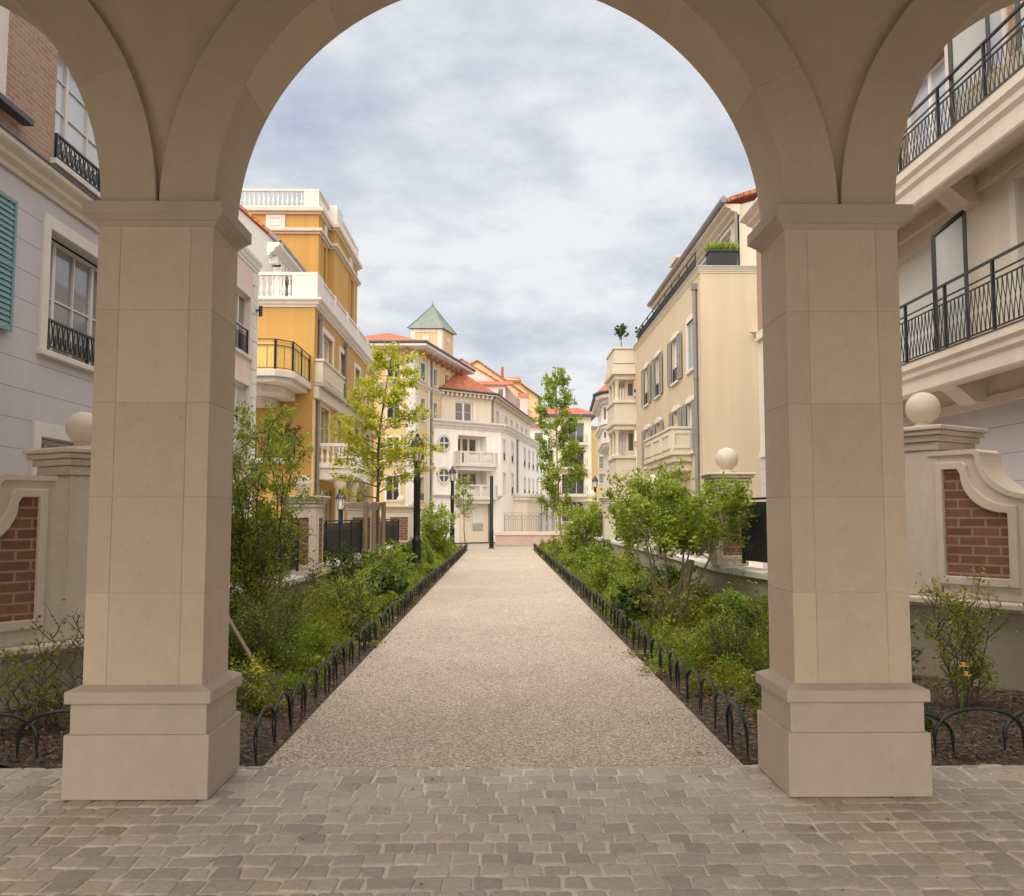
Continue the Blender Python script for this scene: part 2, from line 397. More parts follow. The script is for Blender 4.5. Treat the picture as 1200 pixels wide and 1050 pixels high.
def window(root, fr, s0, s1, h0, h1, r=.18, cols=2, rows=2, mat='frame', pane='glass', sur=0, surmat='trim', sill=True, guard=None, shut=None, shutmat='greyshut', mull=None, lintel=0, guardm='black', parts=True, fw=.06, sw=None, label=None):
    f = MB(fr); d0, d1 = -r+.004, -r+.05
    f.box(s0+.002, s0+fw, d0, d1, h0+.002, h1-.002); f.box(s1-fw, s1-.002, d0, d1, h0+.002, h1-.002)
    f.box(s0+fw, s1-fw, d0, d1, h0+.002, h0+fw); f.box(s0+fw, s1-fw, d0, d1, h1-fw, h1-.002)
    for k in range(1, cols):
        x = s0+(s1-s0)*k/cols; g = fw*.75 if mull is None or k in mull else .014
        f.box(x-g, x+g, d0-.001, d1+.004, h0+fw, h1-fw)
    for k in range(1, rows):
        z = h0+(h1-h0)*k/rows; f.box(s0+fw, s1-fw, d0+.008, d1-.008, z-.014, z+.014)
    w = f.build('window', M[mat], root)
    if label: w['label'] = label
    p = MB(fr).wq(s0, s1, h0, h1, -r+.014); p.build('pane', M[pane], w)
    if sur:
        b = MB(fr); e = .003
        b.box(s0-sur, s0+e, -.02, .045, h0-(0 if sill else sur), h1+sur); b.box(s1-e, s1+sur, -.02, .045, h0-(0 if sill else sur), h1+sur)
        b.box(s0+e, s1-e, -.02, .045, h1-e, h1+sur)
        if not sill: b.box(s0+e, s1-e, -.02, .045, h0-sur, h0+e)
        b.build('surround', M[surmat], w, bevel=.006)
    if lintel:
        n = 8; A = fr.at; pts = [(s0-.12, h1-.003)] + [(s0-.12+(s1-s0+.24)*k/n, h1+lintel*(.55+.45*math.sin(PI*k/n))) for k in range(n+1)] + [(s1+.12, h1-.003)]
        MB(fr).slab(pts, -.02, .05).build('lintel', M[surmat], w)
    if sill: MB(fr).box(s0-(sur or .06)-.03, s1+(sur or .06)+.03, -.021, .09, h0-.085, h0+.003).build('sill', M[surmat], w, bevel=.008)
    if guard:
        g = MB(fr); bars(g, fr, s0+.004, s1-.004, h0+.02, h0+guard[0], guard[1] if len(guard) > 1 else -.03, guard[2] if len(guard) > 2 else .12, guard[3] if len(guard) > 3 else .01, 1.4, guard[4] if len(guard) > 4 else 'straight', mid=guard[0] > .7)
        g.build('guard_rail', M[guardm], w)
    if shut:
        sw = sw or (s1-s0)/2
        if shut == 'closed':
            for a, b in ((s0+.01, (s0+s1)/2-.005), ((s0+s1)/2+.005, s1-.01)):
                m_ = MB(fr); louvre(m_, fr, a, b, h0+.01, h1-.01, -.05, 18); m_.build('shutter', M[shutmat], w)
        else:
            if 'l' in shut: m_ = MB(fr); louvre(m_, fr, s0-sw-.01, s0-.01, h0, h1, .05, 22); m_.build('shutter', M[shutmat], w)
            if 'r' in shut: m_ = MB(fr); louvre(m_, fr, s1+.01, s1+sw+.01, h0, h1, .05, 22); m_.build('shutter', M[shutmat], w)
    return w
def facade(root, fr, s0, s1, h0, h1, mat, wins=(), r=.18, name='wall', extra=()):
    mb = MB(fr); ops = [(w['s'][0], w['s'][1], w['h'][0], w['h'][1]) for w in wins]
    wall_mesh(mb, fr, s0, s1, h0, h1, ops+list(extra), r)
    wl = mb.build(name, M[mat], root)
    for w in wins:
        kw = {k: v for k, v in w.items() if k not in 's h'.split()}; kw.setdefault('r', r)
        window(root, fr, *w['s'], *w['h'], **kw)
    return wl
def wn(s0, s1, h0, h1, **kw): return dict(s=(s0, s1), h=(h0, h1), **kw)
def drainpipe(root, fr, s, h0, h1, d=.09, r=.05, hopper=True):
    m = MB(); A = fr.at
    m.tube([A(s, d, h0), A(s, d, h1)], r, 10)
    for k in range(int((h1-h0)/2)+1):
        z = h0+.3+k*2
        if z < h1-.2: m.tube([A(s, d, z), A(s, d, z+.05)], r*1.25, 10); m.box(s-.02, s+.02, -.01, d, z+.01, z+.04, fr)
    if hopper: m.box(s-.11, s+.11, .004, .2, h1, h1+.22, fr)
    return m.build('drainpipe', M['pipe'], root, smooth=True)
def corn(o, z0, z1):
    """cornice profile of projection o between z0 and z1"""
    t = z1-z0
    return [(-.02, z0), (o*.2, z0), (o*.25, z0+t*.2), (o*.55, z0+t*.35), (o*.6, z0+t*.55), (o*.9, z0+t*.7), (o, z0+t*.8), (o, z1), (-.02, z1)]

# ------------------------------------------------------------------ camera, sky, sun
cam = bpy.data.objects.new('camera', bpy.data.cameras.new('camera')); COL.objects.link(cam); scn.camera = cam
cam.location = (0, 0, 1.6); cam.data.sensor_width = 36; cam.data.lens = 31.5; cam.data.clip_end = 3000; cam.data.clip_start = .05
pitch = math.atan(80/1050); yaw = math.atan(14/1050*math.cos(pitch))
cam.rotation_euler = (PI/2+pitch, 0, -yaw)
scn.view_settings.view_transform = 'Standard'; scn.view_settings.look = 'None'; scn.view_settings.gamma = 1
scn.view_settings.exposure = EXPOSURE = 1.2
SUN_EL, SUN_AZ = R(52), R(-150)         # azimuth from +y towards +x: the veiled sun stands high behind the camera, to the left
sd = bpy.data.lights.new('sun', 'SUN'); sun = bpy.data.objects.new('sun', sd); COL.objects.link(sun)
sd.energy = .5; sd.angle = R(40); sd.color = (1, .93, .82)
dirv = Vector((math.cos(SUN_EL)*math.sin(SUN_AZ), math.cos(SUN_EL)*math.cos(SUN_AZ), math.sin(SUN_EL)))
sun.rotation_euler = dirv.to_track_quat('Z', 'Y').to_euler(); sun.location = (-20, -10, 40)
wd = bpy.data.worlds.new('World'); scn.world = wd; wd.use_nodes = True
nt = wd.node_tree; bg = nt.nodes['Background']
sky = nt.nodes.new('ShaderNodeTexSky'); sky.sky_type = 'NISHITA'; sky.sun_disc = False
sky.sun_elevation = SUN_EL; sky.sun_rotation = SUN_AZ; sky.air_density = 1.1; sky.dust_density = 2.; sky.ozone_density = 1.
tc = nt.nodes.new('ShaderNodeTexCoord'); sp = nt.nodes.new('ShaderNodeSeparateXYZ'); nt.links.new(tc.outputs['Generated'], sp.inputs[0])
zz = math_(nt, 'MAXIMUM', sp.outputs[2], 0.)
den = math_(nt, 'ADD', zz, .42)
cv = nt.nodes.new('ShaderNodeCombineXYZ')
nt.links.new(math_(nt, 'DIVIDE', sp.outputs[0], den), cv.inputs[0]); nt.links.new(math_(nt, 'DIVIDE', sp.outputs[1], den), cv.inputs[1])
mp = nt.nodes.new('ShaderNodeMapping'); mp.inputs['Scale'].default_value = (1.0, 1.25, 1); mp.inputs['Location'].default_value = (2.3, .7, 0); nt.links.new(cv.outputs[0], mp.inputs[0])
n1 = noise(nt, mp.outputs[0], 2.3, 7, .55, .15)
n2 = noise(nt, mp.outputs[0], 6.5, 6, .6, .1)
cl = math_(nt, 'ADD', math_(nt, 'MULTIPLY', n1, .62), math_(nt, 'MULTIPLY', n2, .38))
cloud = ramp(nt, cl, [(.36, (5.7, 6.4, 7.9)), (.45, (7.0, 7.6, 8.6)), (.51, (8.3, 8.7, 9.3)), (.58, (9.9, 10.1, 10.3))])
# thin overcast: the sky is brightest overhead and round the veiled sun, behind the camera
dt = nt.nodes.new('ShaderNodeVectorMath'); dt.operation = 'DOT_PRODUCT'; nt.links.new(tc.outputs['Generated'], dt.inputs[0]); dt.inputs[1].default_value = dirv
glow_k = ramp(nt, dt.outputs['Value'], [(.15, 0), (.6, 1)])
gr = math_(nt, 'ADD', .455, math_(nt, 'MULTIPLY', math_(nt, 'POWER', math_(nt, 'MAXIMUM', dt.outputs['Value'], 0.), 1.8), 2.05))
vs = nt.nodes.new('ShaderNodeVectorMath'); vs.operation = 'SCALE'; nt.links.new(mixc(nt, glow_k, cloud, (8.4, 7.8, 6.9)), vs.inputs[0]); nt.links.new(gr, vs.inputs[3])
cover = ramp(nt, cl, [(.30, .82), (.42, .96)])
vk = nt.nodes.new('ShaderNodeVectorMath'); vk.operation = 'SCALE'; nt.links.new(sky.outputs[0], vk.inputs[0]); vk.inputs[3].default_value = .6
c = mixc(nt, cover, vk.outputs[0], vs.outputs[0])
nt.links.new(c, bg.inputs[0]); bg.inputs[1].default_value = .085

# ------------------------------------------------------------------ ground, path, setts
def ground_mat():
    m, nt, b, o = newmat('ground_asphalt'); g = objco(nt)
    n = noise(nt, g, .5, 5); f = noise(nt, g, 60, 2)
    c = ramp(nt, math_(nt, 'ADD', math_(nt, 'MULTIPLY', n, .6), math_(nt, 'MULTIPLY', f, .4)), [(.3, (.30, .26, .21)), (.7, (.44, .39, .33))])
    nt.links.new(c, b.inputs['Base Color']); b.inputs['Roughness'].default_value = .9; return m
def gravel_mat():
    m, nt, b, o = newmat('exposed_aggregate'); g = objco(nt)
    v = N(nt, 'ShaderNodeTexVoronoi', Scale=88.); nt.links.new(g, v.inputs['Vector'])
    v2 = N(nt, 'ShaderNodeTexVoronoi', Scale=200.); nt.links.new(g, v2.inputs['Vector'])
    hs = nt.nodes.new('ShaderNodeSeparateColor'); nt.links.new(v.outputs['Color'], hs.inputs[0])
    hs2 = nt.nodes.new('ShaderNodeSeparateColor'); nt.links.new(v2.outputs['Color'], hs2.inputs[0])
    k = math_(nt, 'ADD', math_(nt, 'MULTIPLY', hs.outputs[0], .7), math_(nt, 'MULTIPLY', hs2.outputs[0], .3))
    c = ramp(nt, k, [(.0, (.075, .055, .04)), (.18, (.24, .185, .14)), (.5, (.455, .365, .295)), (.78, (.63, .53, .445)), (1, (.97, .89, .79))])
    big = noise(nt, g, .45, 6, .62); mid = noise(nt, objco(nt, (1, .45, 1)), 3.5, 4, .6)
    c = mixc(nt, 1., c, math_(nt, 'ADD', math_(nt, 'ADD', math_(nt, 'MULTIPLY', big, .5), math_(nt, 'MULTIPLY', mid, .25)), .625), 'MULTIPLY')
    edge = math_(nt, 'SUBTRACT', 1., v.outputs['Distance'])
    nt.links.new(c, b.inputs['Base Color']); b.inputs['Roughness'].default_value = .75
    bump(nt, b, v.outputs['Distance'], .5, .006); return m
def sett_mat():
    m, nt, b, o = newmat('sett_stone'); g = objco(nt)
    ge = nt.nodes.new('ShaderNodeNewGeometry')
    c = ramp(nt, ge.outputs['Random Per Island'], [(0, (.36, .305, .26)), (.2, (.42, .36, .31)), (.6, (.48, .415, .355)), (.88, (.53, .46, .395)), (1, (.49, .405, .32))])
    n = noise(nt, g, 28, 7, .72); n2 = noise(nt, g, 160, 3, .7); n3 = noise(nt, g, .8, 4)
    c = mixc(nt, 1., c, math_(nt, 'ADD', math_(nt, 'ADD', math_(nt, 'MULTIPLY', n, .9), math_(nt, 'MULTIPLY', n2, .55)), math_(nt, 'ADD', math_(nt, 'MULTIPLY', n3, .35), .10)), 'MULTIPLY')
    sp = nt.nodes.new('ShaderNodeSeparateXYZ'); nt.links.new(ge.outputs['Normal'], sp.inputs[0])
    nt.links.new(c, b.inputs['Base Color']); b.inputs['Roughness'].default_value = .72
    bump(nt, b, math_(nt, 'ADD', n, math_(nt, 'MULTIPLY', n2, .4)), .55, .006); return m
def soil_mat():
    m, nt, b, o = newmat('mulch_soil'); g = objco(nt)
    v = N(nt, 'ShaderNodeTexVoronoi', Scale=34.); nt.links.new(noise(nt, g, 9, 4) and g, v.inputs['Vector'])
    hs = nt.nodes.new('ShaderNodeSeparateColor'); nt.links.new(v.outputs['Color'], hs.inputs[0])
    c = ramp(nt, hs.outputs[0], [(0, (.035, .022, .014)), (.5, (.08, .05, .032)), (.85, (.14, .09, .06)), (1, (.25, .18, .13))])
    nt.links.new(c, b.inputs['Base Color']); b.inputs['Roughness'].default_value = .95
    bump(nt, b, v.outputs['Distance'], .8, .02); return m
M['gravel'] = gravel_mat(); M['sett'] = sett_mat(); M['soil'] = soil_mat(); M['groundm'] = ground_mat()
M['mortar'] = stucco('sett_mortar', (.70, .615, .52), var=.2, grain=140, bumps=.4)

def zg(y): return 0. if y < 44.6 else -.5*min(1, (y-44.6)/14.)
g = MB()
ys = [-200, -40, -8, 20, 44.6, 46, 48, 50, 52, 54, 56, 58.6, 70, 100, 200, 900]; xs = [-700, -60, -20, -7, 0, 7, 20, 60, 700]
for i in range(len(ys)-1):
    for j in range(len(xs)-1):
        g.quad((xs[j], ys[i], zg(ys[i])-.09), (xs[j+1], ys[i], zg(ys[i])-.09), (xs[j+1], ys[i+1], zg(ys[i+1])-.09), (xs[j], ys[i+1], zg(ys[i+1])-.09))
struct(g.build('ground', M['groundm']))
M['low_bounce_dark'] = stucco('low_bounce_dark', (.07, .066, .06), var=.2, grain=90, bumps=.5)
g = MB(); g.box(-60, 60, -40, -2.72, -.1, -.03); struct(g.build('added_dark_ground', M['low_bounce_dark']))  # dark sheet added behind the camera to cut upward light bounce
p = MB(); p.box(-1.52, 1.57, 5.9, 44.7, -.08, 0); struct(p.build('path', M['gravel']))
# garden soil with a little relief
def bed(x0, x1, y0, y1, seed):
    r_ = np.random.RandomState(seed); nx, ny = 26, 170
    X, Y = np.meshgrid(np.linspace(x0, x1, nx), np.linspace(y0, y1, ny)); Z = -.015+.022*np.sin(X*5.1+np.sin(Y*2))*np.sin(Y*3.7)+r_.normal(0, .012, X.shape)
    Z += .05*np.clip(np.minimum(abs(X-x0), abs(X-x1))/.6, 0, 1)-.03
    V = np.stack([X, Y, Z], -1).reshape(-1, 3); i = np.arange((ny-1)*nx).reshape(ny-1, nx)[:, :-1].ravel()
    F = np.stack([i, i+1, i+nx+1, i+nx], 1); struct(from_np('garden_soil', V, F, [M['soil']]))
bed(-5.3, -1.525, 5.88, 44.6, 1); bed(1.575, 6.4, 5.88, 44.6, 2)
M['terrace'] = stucco('terrace_slabs', (.58, .52, .45), var=.12, grain=60)  # unseen paving behind the garden walls, pale to bounce light onto the facades
for px in ([(-3.5, 12.2), (-3.5, 44.4), (-9.8, 44.4), (-9.8, 8.6), (-4.0, 8.6)], [(3.7, 13.6), (3.7, 44.4), (9.8, 44.4), (9.8, 6.2), (6.2, 6.2), (4.2, 9.3)]):
    g = MB(); g.prism(px, -.06, .04); struct(g.build('terrace', M['terrace']))
# setts: one rounded stone after another, in wavy courses
def setts():
    r_ = np.random.RandomState(5); V = []; F = []
    ph = np.linspace(0, 2*PI, 4, endpoint=False)+PI/4
    y = -2.6; row = 0
    quad_n = 0
    while y < 5.86:
        hgt = .143+r_.uniform(-.008, .01); x = -6.7+r_.uniform(0, .15)
        if y+hgt > 5.9: hgt = 5.9-y
        while x < 6.7:
            w = r_.uniform(.112, .158)
            if r_.rand() < .06: w *= 1.35
            cx, cy = x+w/2, y+hgt/2+.012*math.sin(x*1.7+row*.3)+r_.normal(0, .003)
            gap = .0038+r_.uniform(0, .0035)
            a, b_ = w/2-gap, hgt/2-gap*.9
            rot = r_.normal(0, .022); ti, tj = np.clip(r_.normal(0, .014, 2), -.025, .025); z0 = float(np.clip(r_.normal(0, .0016), -.002, .003))
            cr = .007+r_.uniform(0, .007)
            base = []
            for sx, sy in ((1, 1), (-1, 1), (-1, -1), (1, -1)):
                jx, jy = r_.normal(0, .0055, 2)
                q = [(sx*a+jx, sy*(b_-cr)+jy), (sx*(a-cr)+jx, sy*b_+jy)]
                if sx*sy < 0: q = q[::-1]
                base += q
            for ins, z in ((0, -.035), (0, -.005), (.005, -.0008), (.02, 0.)):
                for px, py in base:
                    k = 1-ins/max(.03, math.hypot(px, py)); px2, py2 = px*k, py*k
                    zz_ = z+(z0+ti*px2+tj*py2 if z > -.03 else 0)
                    V.append((cx+px2*math.cos(rot)-py2*math.sin(rot), cy+px2*math.sin(rot)+py2*math.cos(rot), zz_))
            o = quad_n*32
            for l in range(3):
                for k in range(8): F.append((o+l*8+k, o+l*8+(k+1) % 8, o+(l+1)*8+(k+1) % 8, o+(l+1)*8+k))
            t = o+24
            F += [(t, t+1, t+2, t+3), (t+3, t+4, t+7, t), (t+4, t+5, t+6, t+7)]
            quad_n += 1; x += w
        y += hgt; row += 1
    ob = from_np('setts_pavement', V, F, [M['sett']]); ob.data.shade_smooth(); ob.data.set_sharp_from_angle(angle=R(50)); struct(ob)
    # keep the stones that stand under a pier plinth too: the plinth simply rests on them
setts()
q = MB(); q.box(-6.9, 6.9, -2.7, 5.915, -.07, -.0062); struct(q.build('paving_mortar', M['mortar']))

# ------------------------------------------------------------------ the arcade
ARC = thing('arcade', 'cream stone arcade with square piers and three round arches that frame the garden path', 'arcade', (0, 5.53, 0))
RA, RO, SP, YF, YB = 1.72, 2.05, 3.462, 5.28, 5.77
def blockbox(mb, x0, x1, y0, y1, z0, z1): mb.box(x0, x1, y0, y1, z0, z1)
def pier(cx, yf, yb):
    hw = .343; k = MB(); e = .0035
    k.box(cx-hw+e, cx+hw-e, yf+e, yb-e, .56, SP)
    hs = [.6, 1.155, 1.715, 2.27, 2.825, 3.39]; g_ = .0014
    for a, b in zip(hs, hs[1:]):
        for x0, x1 in ((-hw, -hw+.135), (-hw+.135, hw-.135), (hw-.135, hw)):
            l = 0 if x0 == -hw else g_; r_ = 0 if x1 == hw else g_
            k.box(cx+x0+l, cx+x1-r_, yf, yf+.02, a+g_, b-g_); k.box(cx+x0+l, cx+x1-r_, yb-.02, yb, a+g_, b-g_)
        k.box(cx-hw, cx-hw+.02, yf+.0203, yb-.0203, a+g_, b-g_); k.box(cx+hw-.02, cx+hw, yf+.0203, yb-.0203, a+g_, b-g_)
    p_ = k.build('pier', M['arcade'], ARC, bevel=.0018, seg=1)
    b = MB(); ym = (yf+yb)/2; hd = (yb-yf)/2
    def st(o, z0, z1): b.box(cx-hw-o, cx+hw+o, ym-hd-o, ym+hd+o, z0, z1)
    st(.068, .004, .363); st(.045, .35, .542); st(.072, .535, .605)
    # sloped wash on top
    vs = [(cx+sx*(hw+o), ym+sy*(hd+o), z) for o, z in ((.066, .6045), (.004, .632)) for sx, sy in ((-1,-1), (1,-1), (1,1), (-1,1))]
    b.add(vs, [(0,1,5,4), (1,2,6,5), (2,3,7,6), (3,0,4,7), (4,5,6,7)])
    b.build('plinth', M['plinth'], p_, bevel=.006)
    c_ = MB()
    for o0, o1, z0, z1 in ((.004, .03, 3.33, 3.36), (.03, .064, 3.36, 3.392)):
        vs = [(cx+sx*(hw+o), ym+sy*(hd+o), z) for o, z in ((o0, z0), (o1, z1)) for sx, sy in ((-1,-1), (1,-1), (1,1), (-1,1))]
        c_.add(vs, [(0,1,5,4), (1,2,6,5), (2,3,7,6), (3,0,4,7), (3,2,1,0), (4,5,6,7)])
    c_.box(cx-hw-.07, cx+hw+.07, ym-hd-.07, ym+hd+.07, 3.391, 3.466)
    c_.build('capital', M['plinth'], p_, bevel=.005)
def arch(cx, yf, yb, nb=7):
    mb = MB()
    core = MB(); n = 64
    def arc(r, a0, a1, m): return [(cx+r*math.cos(a0+(a1-a0)*k/m), SP+r*math.sin(a0+(a1-a0)*k/m)) for k in range(m+1)]
    def sector(m_, r0, r1, a0, a1, y0, y1, seg):
        i, o = arc(r0, a0, a1, seg), arc(r1, a0, a1, seg); vs = [(x, y, z) for y in (y0, y1) for pl in (i, o) for x, z in pl]; k = seg+1
        fs = []
        for j in range(seg): fs += [(j, k+j, k+j+1, j+1), (2*k+j, 2*k+j+1, 3*k+j+1, 3*k+j), (j, j+1, 2*k+j+1, 2*k+j), (k+j, 3*k+j, 3*k+j+1, k+j+1)]
        fs += [(0, 2*k, 3*k, k), (k-1, 2*k-1, 4*k-1, 3*k-1)]
        m_.add(vs, fs)
    sector(core, RA+.003, RO-.003, 0, PI, yf+.003, yb-.003, 48)
    for k in range(nb):
        a0, a1 = PI*k/nb, PI*(k+1)/nb; ga = .0006
        sector(mb, RA, RO, a0+(ga if k else 0), a1-(ga if k < nb-1 else 0), yf, yb, 12)
    a = mb.build('archivolt', M['arcade'], ARC, bevel=.003, seg=1, smooth=True)
    core.build('archivolt_core', M['arcade'], a)
def spandrel(cxs, yf, yb, top):
    mb = MB(); n = 40; rr = RO-.01
    for cx in cxs:
        for y in (yf+.05, yb-.05):
            for k in range(n):
                a0, a1 = PI*k/n, PI*(k+1)/n
                p0, p1 = (cx+rr*math.cos(a0), SP+rr*math.sin(a0)), (cx+rr*math.cos(a1), SP+rr*math.sin(a1))
                mb.quad((p0[0], y, p0[1]), (p1[0], y, p1[1]), (p1[0], y, top), (p0[0], y, top))
        for sx in (-1, 1):
            x0, x1 = cx+sx*rr, cx+sx*2.06
            for y in (yf+.05, yb-.05): mb.quad((x0, y, SP), (x1, y, SP), (x1, y, top), (x0, y, top))
    M['spandrel'] = stucco('spandrel_render', (.53, .43, .315), mottle=.1, var=.12, streak=.1, grain=130)
    mb.build('spandrel_wall', M['spandrel'], ARC)
CX = (-4.12, 0, 4.12)
for cx in (-6.18, -2.06, 2.06, 6.18): pier(cx, YF, YB)
for cx in CX: arch(cx, YF, YB)
spandrel(CX, YF, YB, 6.1)
for cx in (-6.18, 6.18): pier(cx, -1.7, -1.21); mb = MB(); mb.box(cx-.343, cx+.343, -1.7, -1.21, 3.466, 4.198); mb.build('pier_head', M['arcade'], ARC)
M['ceiling'] = stucco('brown_ceiling', (.20, .145, .10), var=.1)  # unseen ceiling, its dark brown picked to dim the arch tops
mb = MB(); mb.box(-6.6, 6.6, -1.7, 5.68, 5.95, 6.4); mb.build('ceiling', M['ceiling'], ARC)
mb = MB(); mb.box(-6.5, 6.5, -1.69, -1.25, 4.2, 5.949); mb.build('sky_blocking_beam', M['arcade'], ARC)  # unseen beam, added to keep rear sky light off the arch tops
mb = MB(); mb.box(-6.7, 6.7, -1.8, 5.8, 6.42, 6.9); mb.build('parapet', M['arcade'], ARC)

# ------------------------------------------------------------------ left: lilac town house with brick upper floor
def moulding(root, fr, s0, s1, z0, z1, o, mat='beige', name='cornice', m0=0, m1=0, bevel=0):
    return MB(fr).mould(corn(o, z0, z1), s0, s1, m0=m0, m1=m1).build(name, M[mat], root, bevel=bevel)
BL = thing('town_house', 'lilac rendered town house with brick upper floor and teal shutters, behind the left arch', 'house', (-6.7, 13, -.3))
f = Fr((-6.7, 0), (0, 1), (1, 0))
g_ = (.48, .035, .155, .011, 'lyre')
facade(BL, f, 2, 20, -.3, 6.3, 'lilac', [
    wn(10.15, 11.55, 4.09, 5.9, cols=2, rows=3, sur=.12, shut='r', shutmat='teal', sw=.53, pane='curtain'),
    wn(13.1, 15.7, 4.03, 5.86, cols=4, rows=2, sur=.19, r=.28, guard=g_, mull=(1, 3), pane='midglass'),
    wn(10.15, 11.55, 1.2, 2.75, cols=2, rows=3, sur=.15),
    wn(13.05, 15.7, 1.2, 2.76, cols=4, rows=3, sur=.2, r=.28, pane='midglass', mull=(1, 3)),
    wn(17.0, 18.4, 4.03, 5.86, sur=.15), wn(17.0, 18.4, 1.2, 2.76, sur=.15)])
moulding(BL, f, 2, 20, 6.3, 6.62, .24, 'beige')
MB(f).box(2, 20, -.02, .26, 6.623, 6.65).build('cornice_cap', M['gutter'], BL)
facade(BL, f, 2, 20, 6.65, 9.9, 'brick_far', [
    wn(10.2, 11.55, 7.2, 9.3, cols=2, rows=3, sur=.2, r=.2, pane='curtain'),
    wn(13.16, 16.1, 6.93, 8.9, cols=4, rows=4, r=.25, guard=(.42, .02, .15, .012, 'lyre'), mull=(1, 3), pane='curtain'),
    wn(17.4, 18.7, 7.2, 9.3, sur=.2)], r=.2, name='brick_wall')
MB(f).box(9.9, 12.2, .046, .2, 7.02, 7.1).build('window_ledge', M['gutter'], BL)
moulding(BL, f, 2, 20, 9.9, 10.3, .35, 'trim')
mb = MB(); mb.quad((-14, 2, -.3), (-6.7, 2, -.3), (-6.7, 2, 10.3), (-14, 2, 10.3)); mb.quad((-14, 20, -.3), (-6.7, 20, -.3), (-6.7, 20, 10.3), (-14, 20, 10.3)); mb.quad((-14, 2, -.3), (-14, 20, -.3), (-14, 20, 10.3), (-14, 2, 10.3))
mb.build('side_wall', M['lilac'], BL)
mb = MB(); mb.box(-14.1, -6.5, 1.9, 20.02, 10.303, 10.42); mb.build('roof', M['gutter'], BL)

# ------------------------------------------------------------------ left: pink house
BP = thing('pink_house', 'pale pink rendered house with white quoins and cornice beside the yellow balcony', 'house', (-7.2, 23, -.3))
f = Fr((-7.2, 0), (0, 1), (1, 0))
facade(BP, f, 20.05, 26.2, -.3, 8.75, 'pink', [
    wn(24.0, 25.45, 6.15, 7.85, sur=.16, guard=(.75,), pane='glass'), wn(24.0, 25.45, 3.1, 5.3, sur=.16, pane='curtain'), wn(24.0, 25.45, .4, 2.4, sur=.16),
    wn(21.2, 22.6, 6.15, 7.85, sur=.16, guard=(.75,)), wn(21.2, 22.6, 3.1, 5.3, sur=.16, pane='curtain')], r=.16)
mb = MB(f)
for k in range(22):
    w_ = .52 if k % 2 else .42; mb.box(26.2-w_, 26.23, -.02, .035+.004*(k % 2), -.3+k*.41, -.3+k*.41+.398)
mb.build('quoins', M['white'], BP, bevel=.01)
moulding(BP, f, 20.05, 26.2, 8.75, 9.1, .12, 'white', m1=1)
mb = MB(); mb.quad((-12, 26.2, -.3), (-7.2, 26.2, -.3), (-7.2, 26.2, 9.1), (-12, 26.2, 9.1)); mb.quad((-12, 20.05, -.3), (-7.2, 20.05, -.3), (-7.2, 20.05, 9.1), (-12, 20.05, 9.1)); mb.quad((-12, 20.05, 9.09), (-7.2, 20.05, 9.09), (-7.2, 26.2, 9.09), (-12, 26.2, 9.09))
mb.build('side_wall', M['grey'], BP)
mb = MB(); mb.box(-8.0, -7.25, 24.2, 25.0, 9.1, 9.5); mb.box(-8.05, -7.2, 24.15, 25.05, 9.503, 9.56); mb.build('roof_vent', M['gutter'], BP, bevel=.01)
mb = MB(f); mb.box(25.95, 26.05, .03, .17, 7.6, 7.64); mb.tube([f.at(26., .17, 7.45), f.at(26., .17, 7.75)], .055, 8); mb.build('wall_lamp', M['black'], BP)

# ------------------------------------------------------------------ left: yellow house with terrace balustrades
BY = thing('yellow_house', 'golden yellow house with white terrace balustrades and a screened corner balcony', 'house', (-7.2, 40, -.4))
f = Fr((-7.2, 0), (0, 1), (1, 0)); fe = Fr((-7.2, 34.4), (-1, 0), (0, -1))   # side facing the path; end facing the arcade
facade(BY, f, 34.4, 51, -.4, 9.7, 'yellow', [
    wn(35.9, 38.1, 7.75, 9.05, sur=.22, surmat='white', mat='whiteframe', pane='curtain', cols=2, rows=1),
    wn(39.9, 41.2, 7.75, 9.0, sur=.2, surmat='white', mat='whiteframe', pane='midglass', cols=2, rows=1),
    wn(44, 45.6, 7.6, 9.0, sur=.2, surmat='white'), wn(47.6, 49.2, 7.6, 9.0, sur=.2, surmat='white'),
    wn(35.6, 37.5, 4.4, 6.0, sur=.14, surmat='creamtrim', pane='midglass', cols=2), wn(39.2, 40.6, 4.4, 6.0, sur=.14, surmat='creamtrim', pane='curtain'),
    wn(44, 45.6, 4.4, 6.0, sur=.2, surmat='white'), wn(47.6, 49.2, 4.4, 6.0, sur=.2, surmat='white'),
    wn(36.2, 38.6, 0, 2.7, cols=3, rows=2, sill=False, pane='midglass'), wn(44, 45.6, .6, 2.7, sur=.2, surmat='white')], r=.2)
facade(BY, fe, 0, 5, -.4, 9.7, 'yellow', [], name='end_wall')
MB().box(-7.22, -7.165, 34.36, 34.65, -.4, 6.1).build('corner_strip', M['paleyellow'], BY)
# ledges and panelled apron under the first windows
mb = MB(f); mb.box(34.55, 39.2, -.02, .32, 6.78, 7.6); mb.box(34.5, 39.25, -.02, .38, 7.603, 7.7); mb.box(34.85, 36.9, .31, .345, 6.9, 7.48); mb.box(37.1, 38.95, .31, .345, 6.9, 7.48); mb.build('window_apron', M['creamtrim'], BY, bevel=.015)
MB(f).box(34.42, 51, -.02, .2, 6.15, 6.6).build('belt_course', M['creamtrim'], BY)
MB(f).box(34.42, 51, -.02, .36, 6.63, 6.75).build('belt_cap', M['grey'], BY)
